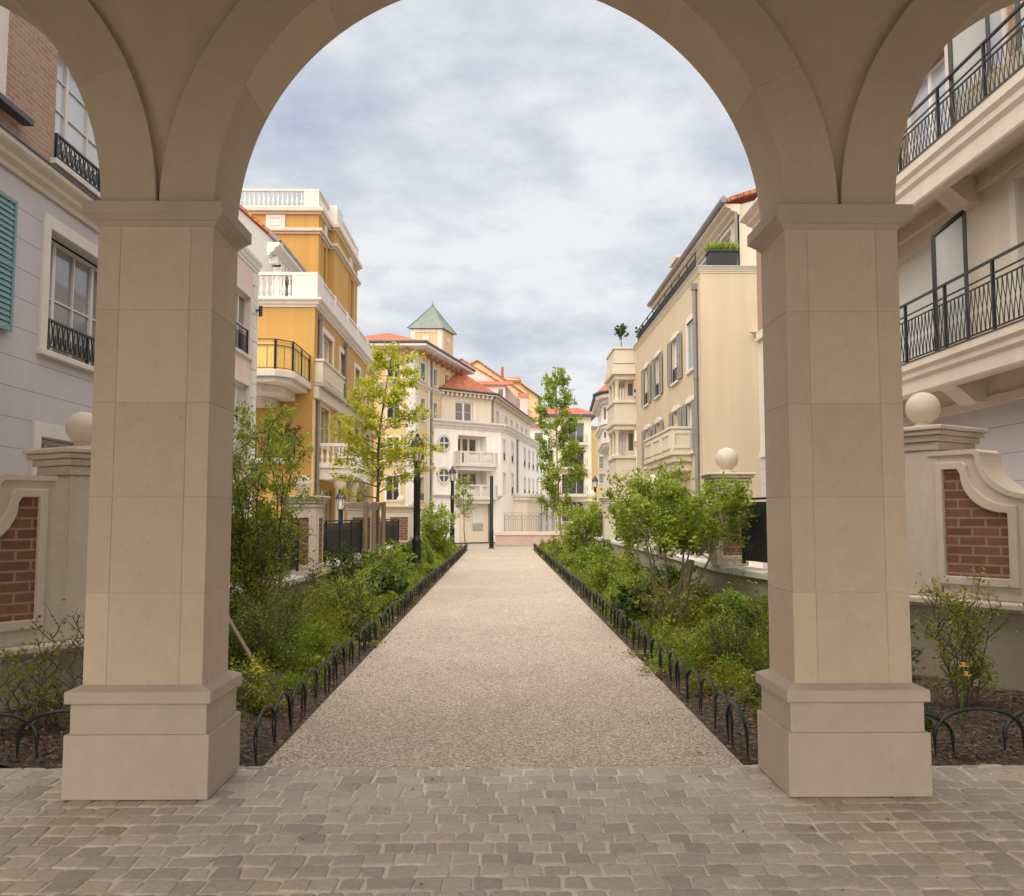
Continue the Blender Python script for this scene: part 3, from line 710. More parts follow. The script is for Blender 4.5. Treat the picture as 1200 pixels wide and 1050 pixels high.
# terrace slab, cornice and balustrade
moulding(BY, f, 34.4, 51, 9.7, 10.02, .3, 'white', m0=1, name='terrace_cornice')
MB(fe).mould(corn(.3, 9.7, 10.02), 0, 2.35, m0=1).build('terrace_cornice', M['white'], BY)
MB().box(-11.9, -7.21, 34.41, 51, 9.72, 10.0).build('terrace_slab', M['grey'], BY)
mb = MB(fe); balustrade(mb, fe, -.08, 2.2, 10.02, 11.08, d=-.06, pier=(True, False), pw=.98, pitch=.2, w=.15); mb.build('terrace_balustrade', M['white'], BY)
mb = MB(f); s = 35.4
for a, b in ((34.5, 35.6),): mb.box(34.36, 35.6, -.2, .1, 10.022, 11.08)
while s < 50.5:
    e = min(s+3.1, 51); mb.box(s+.2, e-.001, -.14, .02, 10.10, 10.96); mb.box(s+.2, e-.001, -.17, .06, 10.961, 11.079); mb.box(s+.2, e-.001, -.17, .05, 10.021, 10.10); mb.box(e-.35, e, -.2, .1, 10.022, 11.08); s = e
mb.build('terrace_parapet', M['white'], BY, bevel=.02)
for s in (35.1, 40.9): drainpipe(BY, f, s, 6.8, 9.35, r=.08)
drainpipe(BY, f, 34.95, .5, 6.1, r=.07, hopper=False)
# set-back top storey: grey gable wall, tiled roof edge, dentilled eave over its window
ft = Fr((-9.7, 0), (0, 1), (1, 0)); fg = Fr((-9.7, 37.6), (-1, 0), (0, -1))
mb = MB(fg); mb.slab([(0, 10), (5, 10), (5, 15.6), (1.6, 14.8), (0, 13.35)], 0, -.3); mb.build('gable_wall', M['grey'], BY)
mb = MB(fg); A = fg.at
P_ = [(-.35, 13.2), (1.65, 14.93), (5.2, 15.75)]
for (a, h), (b, k) in zip(P_, P_[1:]):
    mb.add([A(a, .15, h), A(b, .15, k), A(b, .15, k+.16), A(a, .15, h+.16), A(a, -8, h), A(b, -8, k), A(b, -8, k+.16), A(a, -8, h+.16)], [(0,1,2,3), (3,2,6,7), (0,1,5,4), (0,4,7,3), (1,2,6,5), (4,5,6,7)])
mb.build('roof', M['tile'], BY)
mb = MB(fg); mb.tube([A(-.32, .2, 13.24), A(.1, .2, 13.6)], .09, 8); mb.box(-.5, -.3, -8, .2, 13.05, 13.2); mb.build('gutter', M['pipe'], BY)
facade(BY, ft, 37.62, 45.6, 10, 13.05, 'grey', [wn(38.6, 40.6, 10.5, 12.3, cols=2, rows=1, sur=.15, surmat='white', mat='whiteframe'), wn(42, 43.6, 10.5, 12.3, cols=2, rows=1, sur=.15, surmat='white', mat='whiteframe')], name='upper_wall')
mb = MB(ft); mb.mould(corn(.5, 12.45, 13.0), 36.7, 44.9); 
s = 37.1
while s < 44.8: mb.box(s, s+.26, -.02, .34, 12.2, 12.5); s += .52
mb.build('dentil_cornice', M['white'], BY); MB(ft).box(37.62, 38.0, -.02, .4, 10.0, 12.3).build('pilaster', M['white'], BY)
# yellow stair tower behind the terrace
YT = (M['yellow'], BY)
def towerblock(x0, x1, y0, y1):
    a = MB(); a.box(x0, x1, y0, y1, 9, 17.35); a.build('tower', *YT)
    for z0, z1, o, mt in ((16.3, 16.6, .22, 'beige'), (17.35, 17.7, .28, 'creamtrim')):
        b = MB(); b.box(x0-o, x1+o, y0-o, y1+o, z0+.12, z1); b.box(x0-o*.5, x1+o*.5, y0-o*.5, y1+o*.5, z0, z0+.125); b.build('tower_cornice', M[mt], BY, bevel=.03)
towerblock(-15, -9.5, 46, 48.69); towerblock(-15, -9.16, 48.7, 56.6)
mb = MB(); fA = Fr((-9.5, 46), (-1, 0), (0, -1)); fB = Fr((-9.5, 0), (0, 1), (1, 0)); fC = Fr((-9.16, 0), (0, 1), (1, 0)); fD = Fr((-9.16, 48.7), (-1, 0), (0, -1))
balustrade(mb, fA, 0, 5, 17.7, 18.72, d=-.05, pier=(True, False), pw=.8, pitch=.24, w=.16)
balustrade(mb, fB, 46.0, 48.7, 17.7, 18.72, d=-.06, pier=(False, False), pitch=.24, w=.16); mb.box(-9.85, -9.02, 48.55, 50.2, 17.702, 18.76)
balustrade(mb, fC, 50.2, 56.6, 17.7, 18.72, d=-.06, pier=(False, True), pw=.8, pitch=.24, w=.16)
mb.build('tower_balustrade', M['white'], BY)
for fr_, a, b in ((fA, 1.75, 2.75), (fB, 47.4, 48.0), (fC, 53.4, 54.4)): mb = MB(fr_); mb.box(a, b, -.02, .06, 16.62, 17.33); mb.ring([(a+.2, 16.75), (b-.2, 16.75), (b-.2, 17.2), (a+.2, 17.2)], [(a+.25, 16.8), (b-.25, 16.8), (b-.25, 17.15), (a+.25, 17.15)], .05, .09); mb.build('frieze_panel', M['white'], BY)
for fr_, s0, s1 in ((fB, 46.9, 47.7), (fC, 53.6, 54.6)):
    w_ = MB(fr_).wq(s0, s1, 12.6, 16.0, .012).build('tower_window', M['glass'], BY)
    m_ = MB(fr_); m_.ring([(s0-.12, 12.48), (s1+.12, 12.48), (s1+.12, 16.12), (s0-.12, 16.12)], [(s0, 12.6), (s1, 12.6), (s1, 16), (s0, 16)], -.02, .1); m_.build('frame', M['yellow'], w_)
# corner balcony with slatted yellow screen
BX0, BX1, BY0 = -10.2, -7.28, 31.0
mb = MB(); mb.prism([(BX0, BY0), (BX1-.55, BY0), (BX1, BY0+.6), (BX1, 34.38), (BX0, 34.38)], 6.48, 6.72); mb.prism([(BX0, BY0+.15), (BX1-.6, BY0+.15), (BX1-.15, BY0+.68), (BX1-.15, 34.38), (BX0, 34.38)], 6.3, 6.478); mb.prism([(BX0, BY0+.6), (BX1-1.2, BY0+.6), (BX1-.6, BY0+1.2), (BX1-.6, 34.38), (BX0, 34.38)], 6.0, 6.298); mb.prism([(BX0, BY0+1.8), (BX1-1.5, BY0+1.8), (BX1-1.2, BY0+2.2), (BX1-1.2, 34.38), (BX0, 34.38)], 5.75, 5.998)
bal = mb.build('balcony', M['trim'], BY, bevel=.02)
mb = MB(); MB_ = [((BX0, BY0+.08), (BX1-.58, BY0+.08)), ((BX1-.58, BY0+.08), (BX1-.08, BY0+.63)), ((BX1-.08, BY0+.63), (BX1-.08, 34.38))]
sc = MB()
for A_, B_ in MB_:
    q, Ln = frab(A_, B_); bars(mb, q, 0, Ln, 6.73, 7.8, 0, .55, .008, 1.6)
    n = max(1, int(Ln/.13)); 
    for k in range(n): sc.box(Ln*k/n+.008, Ln*(k+1)/n-.005, -.05, -.035, 6.8, 7.74, q)
mb.build('railing', M['black'], bal); sc.build('slat_screen', M['slat'], bal)
# porch with columns and a white balcony above it
mb = MB(f); pw = [(35.6, 0), (35.6, .9), (36.3, 1.35), (40.3, 1.35), (41, .9), (41, 0)]
mb.prism(pw, 3.05, 3.5); mb.prism([(35.5, -.01), (35.5, .95), (36.26, 1.45), (40.34, 1.45), (41.1, .95), (41.1, -.01)], 3.503, 3.62)
por = mb.build('porch', M['offwhite'], BY, bevel=.02)
for s, d in ((35.85, .8), (37.2, 1.1), (39.4, 1.1), (40.75, .8)):
    m_ = MB(); m_.lathe(f.at(s, d, -.1), [(.26, 0), (.26, .2), (.2, .28), (.205, 1.0), (.18, 2.75), (.22, 2.85), (.26, 2.95), (.26, 3.14)], 20); m_.build('column', M['creamtrim'], por, smooth=True)
for a, b in zip(pw, pw[1:]):
    A_, B_ = f.at(*a, 0), f.at(*b, 0)
    if (A_-B_).length < .2: continue
    q, Ln = frab(A_, B_, 1); m_ = MB(q); balustrade(m_, q, 0, Ln, 3.62, 4.5, d=-.06, pier=(False, False), pitch=.2, w=.14); m_.build('balcony_balustrade', M['offwhite'], por)
mb = MB(); mb.box(-11.9, -7.5, 34.6, 50.9, -.4, 9.71); mb.v = [Vector((v.x-.0, v.y, v.z)) for v in mb.v]; mb.build('inner_wall', M['yellow'], BY)
mb = MB(fe); mb.box(.55, 3.6, .02, .3, 3.6, 3.8)
lb = mb.build('lower_balcony', M['trim'], BY); m_ = MB(fe); bars(m_, fe, .6, 3.6, 3.8, 4.8, .26, .11, .01, 1.2); m_.build('railing', M['black'], lb)

# ------------------------------------------------------------------ right: apartment house with iron balconies
BR = thing('apartment_house', 'beige apartment house with two iron railed balconies, seen through the right arch', 'apartment house', (7.6, 12, -.3))
f = Fr((7.6, 0), (0, 1), (-1, 0))
facade(BR, f, 2, 26, -.3, 3.3, 'lilac', [wn(16.5, 18, 1.2, 2.8, sur=.15), wn(20.5, 22, 1.2, 2.8, sur=.15), wn(6, 7.6, 1.2, 2.8, sur=.15)], name='ground_wall')
facade(BR, f, 2, 26, 3.3, 7.0, 'beigewall', [
    wn(14.15, 17.2, 4.14, 6.45, cols=1, rows=1, r=.12, mat='frame', pane='blind', sill=False, fw=.04),
    wn(10.4, 12.75, 4.14, 6.55, cols=2, rows=1, r=.3, sur=.16, mat='whiteframe', pane='curtain', sill=False, surmat='trim'), wn(6, 8.5, 4.14, 6.55, cols=2, rows=1, sur=.16, pane='curtain', sill=False)], name='first_floor_wall')
facade(BR, f, 2, 26, 7.0, 10.1, 'brick_far', [
    wn(12.9, 13.6, 7.37, 9.7, cols=1, rows=1, r=.1, sur=.1, pane='curtain', sill=False), wn(9.7, 11.9, 7.37, 9.7, cols=2, rows=1, r=.25, sur=.16, mat='whiteframe', pane='curtain', sill=False), wn(14.6, 16.4, 7.37, 9.6, cols=2, rows=1, sur=.2, mat='whiteframe', pane='curtain', sill=False), wn(6, 8, 7.37, 9.6, sur=.2, pane='curtain', sill=False)], name='brick_wall')
MB(f).mould([(-.02, 6.72), (.1, 6.72), (.1, 6.8), (.05, 6.84), (.05, 6.99), (-.02, 6.99)], 2, 26).build('string_course', M['beigewall'], BR)
MB(f).box(2, 26, -.02, .05, 3.3, 3.45).build('string_course', M['beigewall'], BR)
def big_balcony(zt, zb, y0, y1, rails, soff):
    b = MB(f); P = .9   # projection
    # moulded fascia that hangs below the soffit
    b.mould([(P-.3, zb), (P-.12, zb), (P-.1, zb+.03), (P-.1, zb+(zt-zb)*.42), (P-.05, zb+(zt-zb)*.52), (P-.05, zb+(zt-zb)*.66), (P, zb+(zt-zb)*.76), (P, zt-.012), (P-.3, zt-.012)], y0, y1)
    b.box(y0+.002, y1-.002, -.01, P-.299, soff, zt-.03)
    o = b.build('balcony', M['beigewall'], BR)
    r_ = MB(f); bars(r_, f, y0+.03, y1-.03, zt, rails, P-.06, .115, .008, 1.3, 'bowed'); r_.build('railing', M['black'], o)
    l = MB(f); l.box(y0, y1, P-.32, P+.012, zt-.011, zt+.006); l.build('edge_flashing', M['gutter'], o)
    for s in (9.4, 14.0, 18.6):
        k = MB(f); k.slab([], 0, 0) if 0 else None
        pts = [(-.02, soff), (.72, soff), (.72, soff-.1), (.45, soff-.2), (.2, soff-.42), (-.02, soff-.42)]
        vs = [f.at(s+e, d, h) for e in (-.27, .27) for d, h in pts]; n = len(pts)
        k.add(vs, [tuple(range(n)), tuple(range(n, 2*n))] + [(i, (i+1) % n, n+(i+1) % n, n+i) for i in range(n)]); k.build('bracket', M['beigewall'], o, bevel=.01)
    return o
big_balcony(4.12, 3.6, 4, 20, 5.13, 3.8); big_balcony(7.36, 6.71, 4, 20, 8.22, 6.98)
def screen(s, d0, d1, z0, zi, zo):
    m_ = MB(f); A = f.at
    pts = [(d0, z0), (d1, z0), (d1, zo), (d0, zi)]
    m_.add([A(s+e, d, h) for e in (-.006, .006) for d, h in pts], [(0,1,2,3), (4,5,6,7), (0,1,5,4), (1,2,6,5), (2,3,7,6), (3,0,4,7)])
    o = m_.build('privacy_screen', M['screen'], BR); t = .035
    fr_ = MB()
    for (a, b) in ((0, 3), (1, 2), (3, 2)):
        p0, p1 = A(s, *pts[a]), A(s, *pts[b]); fr_.tube([p0, p1], .04, 4)
    fr_.build('frame', M['black'], o)
screen(13.8, .25, .75, 4.12, 6.42, 6.02); screen(13.0, .2, .78, 7.36, 9.6, 9.2); screen(11.8, .2, .45, 7.36, 9.9, 9.6)
m_ = MB(f); m_.box(12.15, 12.9, .25, .6, 7.37, 7.95); m_.build('balcony_box', M['stake'], BR, bevel=.01)
m_ = MB(f)
for k in range(26): m_.box(10.2+k*.115, 10.2+k*.115+.07, .74, .755, 7.4, 7.75)
m_.build('bamboo_screen', M['creamtrim'], BR)
MB(f).mould(corn(.5, 10.1, 10.4), 2, 26).build('eave_cornice', M['trim'], BR)
mb = MB(); mb.quad((7.6, 26, -.3), (14, 26, -.3), (14, 26, 10.4), (7.6, 26, 10.4)); mb.quad((7.6, 2, -.3), (14, 2, -.3), (14, 2, 10.4), (7.6, 2, 10.4)); mb.quad((14, 2, -.3), (14, 26, -.3), (14, 26, 10.4), (14, 2, 10.4))
mb.build('side_wall', M['lilac'], BR)
mb = MB(); mb.box(7.3, 14.1, 1.9, 26.05, 10.403, 10.5); mb.build('roof', M['gutter'], BR)

# ------------------------------------------------------------------ right: cream house with grey shutters
BC = thing('cream_house', 'cream rendered house with open grey shutters, a panelled balcony and a roof terrace', 'house', (7.1, 38, -.4))
f = Fr((7.1, 0), (0, 1), (-1, 0)); fe = Fr((7.1, 31.2), (1, 0), (0, -1))
kw = dict(mat='whiteframe', pane='curtain', surmat='white', lintel=.22, r=.16)
facade(BC, f, 31.2, 46.4, -.4, 10.22, 'cream', [
    wn(32.2, 33.45, 7.02, 8.85, sur=.1, shut='closed', shutmat='bluegrey', **{**kw}),
    wn(35.15, 36.5, 7.0, 8.8, shut='lr', sw=.74, guard=(.6,), **kw),
    wn(39.25, 40.45, 6.98, 8.8, shut='lr', sw=.68, guard=(.6,), **kw), wn(42.3, 43.5, 6.98, 8.8, shut='lr', sw=.68, guard=(.6,), **kw),
    wn(32.5, 33.7, 3.98, 5.85, shut='lr', sw=.6, **kw), wn(35.2, 36.4, 3.98, 5.85, shut='lr', sw=.6, **kw),
    wn(39.25, 40.45, 3.98, 5.8, shut='lr', sw=.66, **kw), wn(42.3, 43.5, 3.98, 5.8, shut='lr', sw=.66, **kw),
    wn(33, 35.2, 0, 2.6, sill=False, cols=3, rows=2, mat='whiteframe'), wn(39.25, 40.6, .6, 2.6, sur=.15, surmat='white'), wn(42.3, 43.6, .6, 2.6, sur=.15, surmat='white')])
mb = MB(fe); mb.wq(0, 8, -.4, 10.22); mb.build('end_wall', M['cream'], BC)
mb = MB(fe); mb.box(0, .004, -.0, .004, 0, 10.1); mb.build('corner_bead', M['creamtrim'], BC)
moulding(BC, f, 31.2, 46.4, 10.22, 10.42, .1, 'creamtrim', m0=1, name='parapet_cornice')
MB(fe).mould(corn(.1, 10.22, 10.42), 0, 8, m0=1).build('parapet_cornice', M['creamtrim'], BC)
mb = MB(); mb.box(6.97, 15, 31.07, 46.4, 10.423, 10.47); mb.build('terrace_coping', M['grey'], BC)
mb = MB(f); bars(mb, f, 32.4, 46.3, 10.47, 11.35, -.12, .12, .012, 1.5); mb.build('terrace_railing', M['black'], BC)
drainpipe(BC, f, 31.75, .2, 9.75, r=.075)
# small hood on the end wall
mb = MB(fe); mb.mould(corn(.3, 7.85, 8.1), 1.95, 2.6, m0=1); mb.build('string_course', M['creamtrim'], BC)
# set-back storey with eave and tiled roof
fs = Fr((8.75, 0), (0, 1), (-1, 0)); fq = Fr((8.75, 32.0), (1, 0), (0, -1))
facade(BC, fs, 32.0, 48, 10.45, 12.9, 'creamtrim', [wn(33.0, 34.6, 10.6, 12.45, cols=2, rows=1, mat='whiteframe', pane='midglass', sur=.12, surmat='white'), wn(37, 38.6, 10.6, 12.45, cols=2, rows=1, sur=.12, surmat='white'), wn(41, 42.6, 10.6, 12.45, cols=2, rows=1, sur=.12, surmat='white')], name='upper_wall')
mb = MB(fq); mb.slab([(0, 10.46), (7, 10.46), (7, 15.0), (0, 13.0)], 0, -.2); mb.build('gable_wall', M['creamtrim'], BC)
MB(fs).mould(corn(.55, 12.62, 13.0), 31.9, 48.1).build('eave_cornice', M['creamtrim'], BC)
mb = MB(); mb.tube([(8.14, 31.75, 13.12), (8.14, 48.2, 13.12)], .12, 8); mb.tube([(8.62, 31.94, 12.7), (8.62, 31.94, 10.5)], .06, 8); mb.build('gutter', M['pipe'], BC)
mb = MB(); P_ = [(8.3, 13.05), (8.62, 13.18), (15.8, 15.5)]
for (a, h), (b, k) in zip(P_, P_[1:]):
    mb.add([(a, 31.8, h), (b, 31.8, k), (b, 31.8, k+.14), (a, 31.8, h+.14), (a, 48.2, h), (b, 48.2, k), (b, 48.2, k+.14), (a, 48.2, h+.14)], [(0,1,2,3), (3,2,6,7), (0,1,5,4), (4,5,6,7), (0,4,7,3), (1,2,6,5)])
mb.build('roof', M['tile'], BC)
mb = MB(); mb.box(8.5, 9.8, 41.0, 42.4, 12.9, 13.62); mb.prism([(8.2, 40.8), (9.9, 40.8), (9.9, 42.6), (8.2, 42.6)], 13.623, 13.74); mb.build('dormer', M['creamtrim'], BC)
# panelled balcony on the first floor
mb = MB(f); mb.box(32.9, 39.15, -.02, .8, 3.86, 4.0); mb.box(33.0, 39.05, -.02, .7, 3.62, 3.857); mb.box(33.15, 38.9, -.02, .56, 3.3, 3.617)
bal = mb.build('balcony', M['creamtrim'], BC, bevel=.02)
mb = MB(f); mb.box(32.93, 39.12, .62, .76, 4.003, 4.82); mb.box(32.93, 33.07, -.01, .619, 4.003, 4.82); mb.box(38.98, 39.12, -.01, .619, 4.003, 4.82); mb.box(32.88, 39.17, .58, .81, 4.823, 4.92); mb.box(32.88, 33.12, -.01, .579, 4.823, 4.92); mb.box(38.93, 39.17, -.01, .579, 4.823, 4.92)
mb.build('parapet', M['creamtrim'], bal, bevel=.015)
mb = MB(f)
for k in range(3):
    a = 33.2+k*1.98; mb.ring([(a, 4.1), (a+1.75, 4.1), (a+1.75, 4.74), (a, 4.74)], [(a+.14, 4.22), (a+1.61, 4.22), (a+1.61, 4.62), (a+.14, 4.62)], .75, .80)
q = Fr((7.1, 32.93), (-1, 0), (0, -1)); mb.ring([(.06, 4.1), (.7, 4.1), (.7, 4.74), (.06, 4.74)], [(.13, 4.2), (.63, 4.2), (.63, 4.64), (.13, 4.64)], -.01, .035, q)
mb.build('parapet_panels', M['creamtrim'], bal, bevel=.008)
# loggia at the far corner: stacked boxes, columns and openings
mb = MB()
def lb(z0, z1, o=0): mb.box(6.03-o, 7.08, 46.5-o, 49.6+o, z0, z1)
for z0, z1, o in ((-.4, 2.6, 0), (2.6, 2.8, .12), (2.803, 4.6, 0), (4.603, 4.75, .1), (6.1, 6.35, .06), (6.353, 6.55, .16), (6.553, 7.5, .05), (7.503, 7.65, .13), (8.75, 9.0, .05), (9.003, 9.25, .2), (9.253, 9.55, .1), (9.6, 10.35, .04), (10.353, 10.47, .1)): lb(z0, z1, o)
mb.box(6.6, 7.07, 46.9, 49.4, 4.74, 10); lg = mb.build('loggia', M['creamtrim'], BC, bevel=.02)
for z0, z1 in ((4.75, 6.1), (7.65, 8.75)):
    for x, y in ((6.14, 46.66), (6.14, 49.4), (6.14, 48.0)):
        m_ = MB(); h = z1-z0; m_.lathe((x, y, z0), [(.15, 0), (.15, .1), (.11, .14), (.11, h*.5), (.1, h-.16), (.15, h-.08), (.15, h)], 14); m_.build('column', M['creamtrim'], lg, smooth=True)
    m_ = MB(Fr((6.597, 0), (0, 1), (-1, 0))); m_.wq(47.2, 47.9, z0+.1, z1-.15, .004); m_.wq(48.3, 49.0, z0+.1, z1-.15, .004); m_.wq(.15, .4, z0+.3, z1-.15, .004, Fr((6.6, 46.897), (1, 0), (0, -1))); m_.build('pane', M['glass'], lg)
mb = MB(); mb.box(7.4, 15, 31.45, 46.35, -.4, 10.4); mb.build('inner_wall', M['cream'], BC)
# planters on the roof terrace
PL = thing('planter_box', 'long black planter box with grassy plants on the corner of the roof terrace', 'planter', (8.1, 32.05, 10.47))
mb = MB(); 
mb.add([(x, y, z) for z, e in ((10.53, .04), (11.2, 0)) for x, y in ((7.58+e, 31.75+e), (8.62-e, 31.75+e), (8.62-e, 32.35-e), (7.58+e, 32.35-e))], [(0,1,5,4), (1,2,6,5), (2,3,7,6), (3,0,4,7), (3,2,1,0), (4,5,6,7)])
mb.box(7.54, 8.66, 31.71, 32.39, 11.16, 11.24); mb.build('trough', M['black'], PL, bevel=.012)
mb = MB(); mb.box(7.62, 7.7, 31.72, 32.38, 10.47, 10.56); mb.box(8.5, 8.58, 31.72, 32.38, 10.47, 10.56); mb.build('foot', M['pipe'], PL)

# ------------------------------------------------------------------ end of the street: pale yellow corner house with turret
BK = thing('corner_house', 'pale yellow corner house with hipped orange roof and square turret under a verdigris cap', 'house', (-6.29, 66, -.6))  # whole house scaled down about the camera eye, baked into the coordinates below
ff = Fr((-6.29, 66), (-1, 0), (0, -1)); fr2, LK = frab((-6.29, 66), (-3.03, 78.5))
HW = ((11.86, 13.2), (8.83, 10.5), (5.8, 7.4), (2.76, 4.55))
facade(BK, ff, 0, 6.7, -.6, 14.0, 'paleyellow', [wn(s, s+.9, h0, h1, sur=.15, surmat='white', guard=(.62,) if h0 < 11 else None) for h0, h1 in HW for s in (1.15, 3.5, 5.4)], name='front_wall')
facade(BK, fr2, 0, LK, -.6, 14.0, 'paleyellow', [wn(s, s+.95, h0, h1, sur=.13, surmat='white', pane='midglass' if i % 2 else 'glass', shut='closed' if (s < 2 and i == 0) else None, shutmat='greenshut', guard=(.55,) if i else None) for i, (h0, h1) in enumerate(HW) for s in (1.1, 4.05, 6.9, 9.5)], name='side_wall')
for q, a, b in ((ff, 0, .66), (ff, 4.5, 5.0), (fr2, 0, .62), (fr2, 2.7, 3.2)): MB(q).box(a, b, -.02, .055, -.6, 13.7).build('pilaster', M['white'], BK)
for q, ln in ((ff, 6.7), (fr2, LK)):
    for o, z0, z1 in ((.2, 11.19, 11.55), (.16, 5.17, 5.44)): MB(q).mould(corn(o, z0, z1), 0, ln, m0=1).build('belt_course', M['creamtrim'], BK)
drainpipe(BK, fr2, 3.45, 0, 13.7, r=.08, hopper=False)
u2 = fr2.u; n2 = fr2.n; c0 = Vector((-6.29, 66, 0)); c1 = c0+u2*LK
e0 = c0+n2*.8-Vector((0, .8, 0)); e0.x = c0.x+.85; e1 = c1+n2*.8; eL = Vector((-13.4, 65.2, 0)); eB = Vector((-13.4, 78.5, 0))
def P3(v, z): return Vector((v.x, v.y, z))
r0 = Vector((-8.83, 70.5, 16.14)); r1 = Vector((-6.78, 78.5, 16.14)); rL = Vector((-12.9, 69.1, 14.62))
mb = MB(); mb.quad(P3(eL, 14.36), P3(e0, 14.36), r0, rL); mb.quad(P3(e0, 14.36), P3(e1, 14.36), r1, r0); mb.quad(rL, r0, r1, P3(eB, 14.62)); mb.build('roof', M['tile'], BK)
mb = MB(); mb.quad(P3(eL, 14.1), P3(e0, 14.1), P3(e0, 14.34), P3(eL, 14.34)); mb.quad(P3(e0, 14.1), P3(e1, 14.1), P3(e1, 14.34), P3(e0, 14.34)); mb.quad(P3(eL, 14.1), P3(e0, 14.1), P3(c0, 14.0), Vector((-13.4, 66, 14.0))); mb.quad(P3(e0, 14.1), P3(e1, 14.1), P3(c1, 14.0), P3(c0, 14.0)); mb.build('soffit', M['white'], BK)
mb = MB(); mb.tube([P3(eL, 14.38), P3(e0, 14.38), P3(e1, 14.38)], .11, 8); mb.build('gutter', M['gutter'], BK)
for n_, q in ((8, fr2), (5, ff)):
    for k in range(n_): MB(q).box(.5+k*1.35, .72+k*1.35, .02, .68, 13.62, 13.93).build('rafter_end', M['rafter'], BK)
tu = Vector((.32, .95, 0)).normalized(); ft_ = Fr((-4.82, 73.1), (-1, 0), (0, -1)); fts = Fr((-4.82, 73.1), (tu.x, tu.y)); tw_ = 2.54
tp = [(-4.82, 73.1), (-4.82+tu.x*tw_, 73.1+tu.y*tw_), (-7.36+tu.x*tw_, 73.1+tu.y*tw_), (-7.36, 73.1)]
mb = MB(); mb.prism(tp, 13.5, 17.03); mb.build('turret', M['paleyellow'], BK)
mb = MB(ft_); mb.box(-.02, .36, -.02, .05, 13.5, 16.98); mb.box(2.18, 2.55, -.02, .05, 13.5, 16.98); mb.box(.36, 2.18, -.02, .05, 16.76, 16.98); mb.box(0, .4, -.02, .05, 13.5, 16.98, fts); mb.build('turret_trim', M['white'], BK)
MB(ft_).box(1.05, 1.55, -.02, .06, 16.1, 16.5).build('turret_vent', M['white'], BK); MB(fts).box(1.05, 1.5, -.02, .06, 16.1, 16.5).build('turret_vent', M['white'], BK)
cx = sum(p[0] for p in tp)/4; cy = sum(p[1] for p in tp)/4
ep = [(cx+(x-cx)*1.18, cy+(y-cy)*1.18) for x, y in tp]
mb = MB(); mb.add([(x, y, 17.05) for x, y in ep]+[(cx+(x-cx)*.6, cy+(y-cy)*.6, 17.89) for x, y in ep]+[(cx, cy, 19.3)], [(0,1,5,4), (1,2,6,5), (2,3,7,6), (3,0,4,7), (4,5,8), (5,6,8), (6,7,8), (7,4,8), (3,2,1,0)])
for p_ in ep: mb.tube([(p_[0], p_[1], 17.08), (cx+(p_[0]-cx)*.6, cy+(p_[1]-cy)*.6, 17.92), (cx, cy, 19.3)], .05, 5)
mb.lathe((cx, cy, 19.2), [(.09, 0), (.11, .14), (.045, .28), (.01, .55)], 8); mb.build('turret_cap', M['verdigris'], BK)
mb = MB(); mb.quad((-13.4, 66.3, -.6), (-6.5, 66.3, -.6), (-6.5, 66.3, 14), (-13.4, 66.3, 14)); A = c0-n2*.3; B = c1-n2*.3; mb.quad(P3(A, -.6), P3(B, -.6), P3(B, 14.), P3(A, 14.)); mb.build('inner_wall', M['gutter'], BK)

# ------------------------------------------------------------------ end of the street: white bow-cornered house
BW = thing('white_house', 'off-white house across the end of the path with round windows and two balconies', 'house', (.3, 74.5, -.5))
f1, L1 = frab((-5.5, 69.93), (.05, 74.3)); f2, L2 = frab((.62, 75.9), (4.9, 100)); fc, LC = frab((.05, 74.3), (.62, 75.9))
o1, o2 = (2.7, 5.6, 6.62, 8.12), (2.7, 5.6, 4.0, 5.3)
wall = facade(BW, f1, 0, L1, -.5, 8.6, 'offwhite', extra=[(2.7, 5.6, 6.6, 8.12), (2.7, 5.6, 3.75, 5.28)], r=.9)
for z0, z1 in ((6.6, 8.12), (3.75, 5.28)):
    g = MB(f1); g.box(2.72, 2.85, -.8, -.7, z0, z1-.2); g.box(4.98, 5.15, -.8, -.7, z0, z1-.2); g.box(2.72, 5.15, -.8, -.7, z1-.24, z1)
    for x in (3.55, 4.25): g.box(x-.09, x+.09, -.8, -.7, z0, z1-.241)
    wi = g.build('balcony_window', M['creamtrim'], BW); MB(f1).wq(2.71, 5.0, z0, z1-.1, -.78).build('pane', M['glass'], wi)
    MB(f1).wq(5.0, 5.6, z0, z1, -.85).build('side_panel', M['offwhite'], wi)
def round_window(z):
    cx_, n, r_ = 1.32, 24, .46
    c = lambda r, k: (cx_+r*math.cos(2*PI*k/n), z+r*1.15*math.sin(2*PI*k/n))
    m_ = MB(f1); m_.ring([c(r_+.17, k) for k in range(n)], [c(r_, k) for k in range(n)], -.02, .09); w = m_.build('round_window', M['white'], BW)
    m_ = MB(f1); m_.quad(*[f1.at(*(lambda q: (q[0], .012, q[1]))(c(r_+.01, k))) for k in range(n)]); m_.build('pane', M['glass'], w)
    m_ = MB(f1); m_.box(cx_-.05, cx_+.05, .02, .06, z-r_*1.15, z+r_*1.15); m_.box(cx_-r_, cx_-.05, .02, .06, z-.05, z+.05); m_.box(cx_+.05, cx_+r_, .02, .06, z-.05, z+.05); m_.build('glazing_bar', M['white'], w)
round_window(7.38); round_window(4.82)
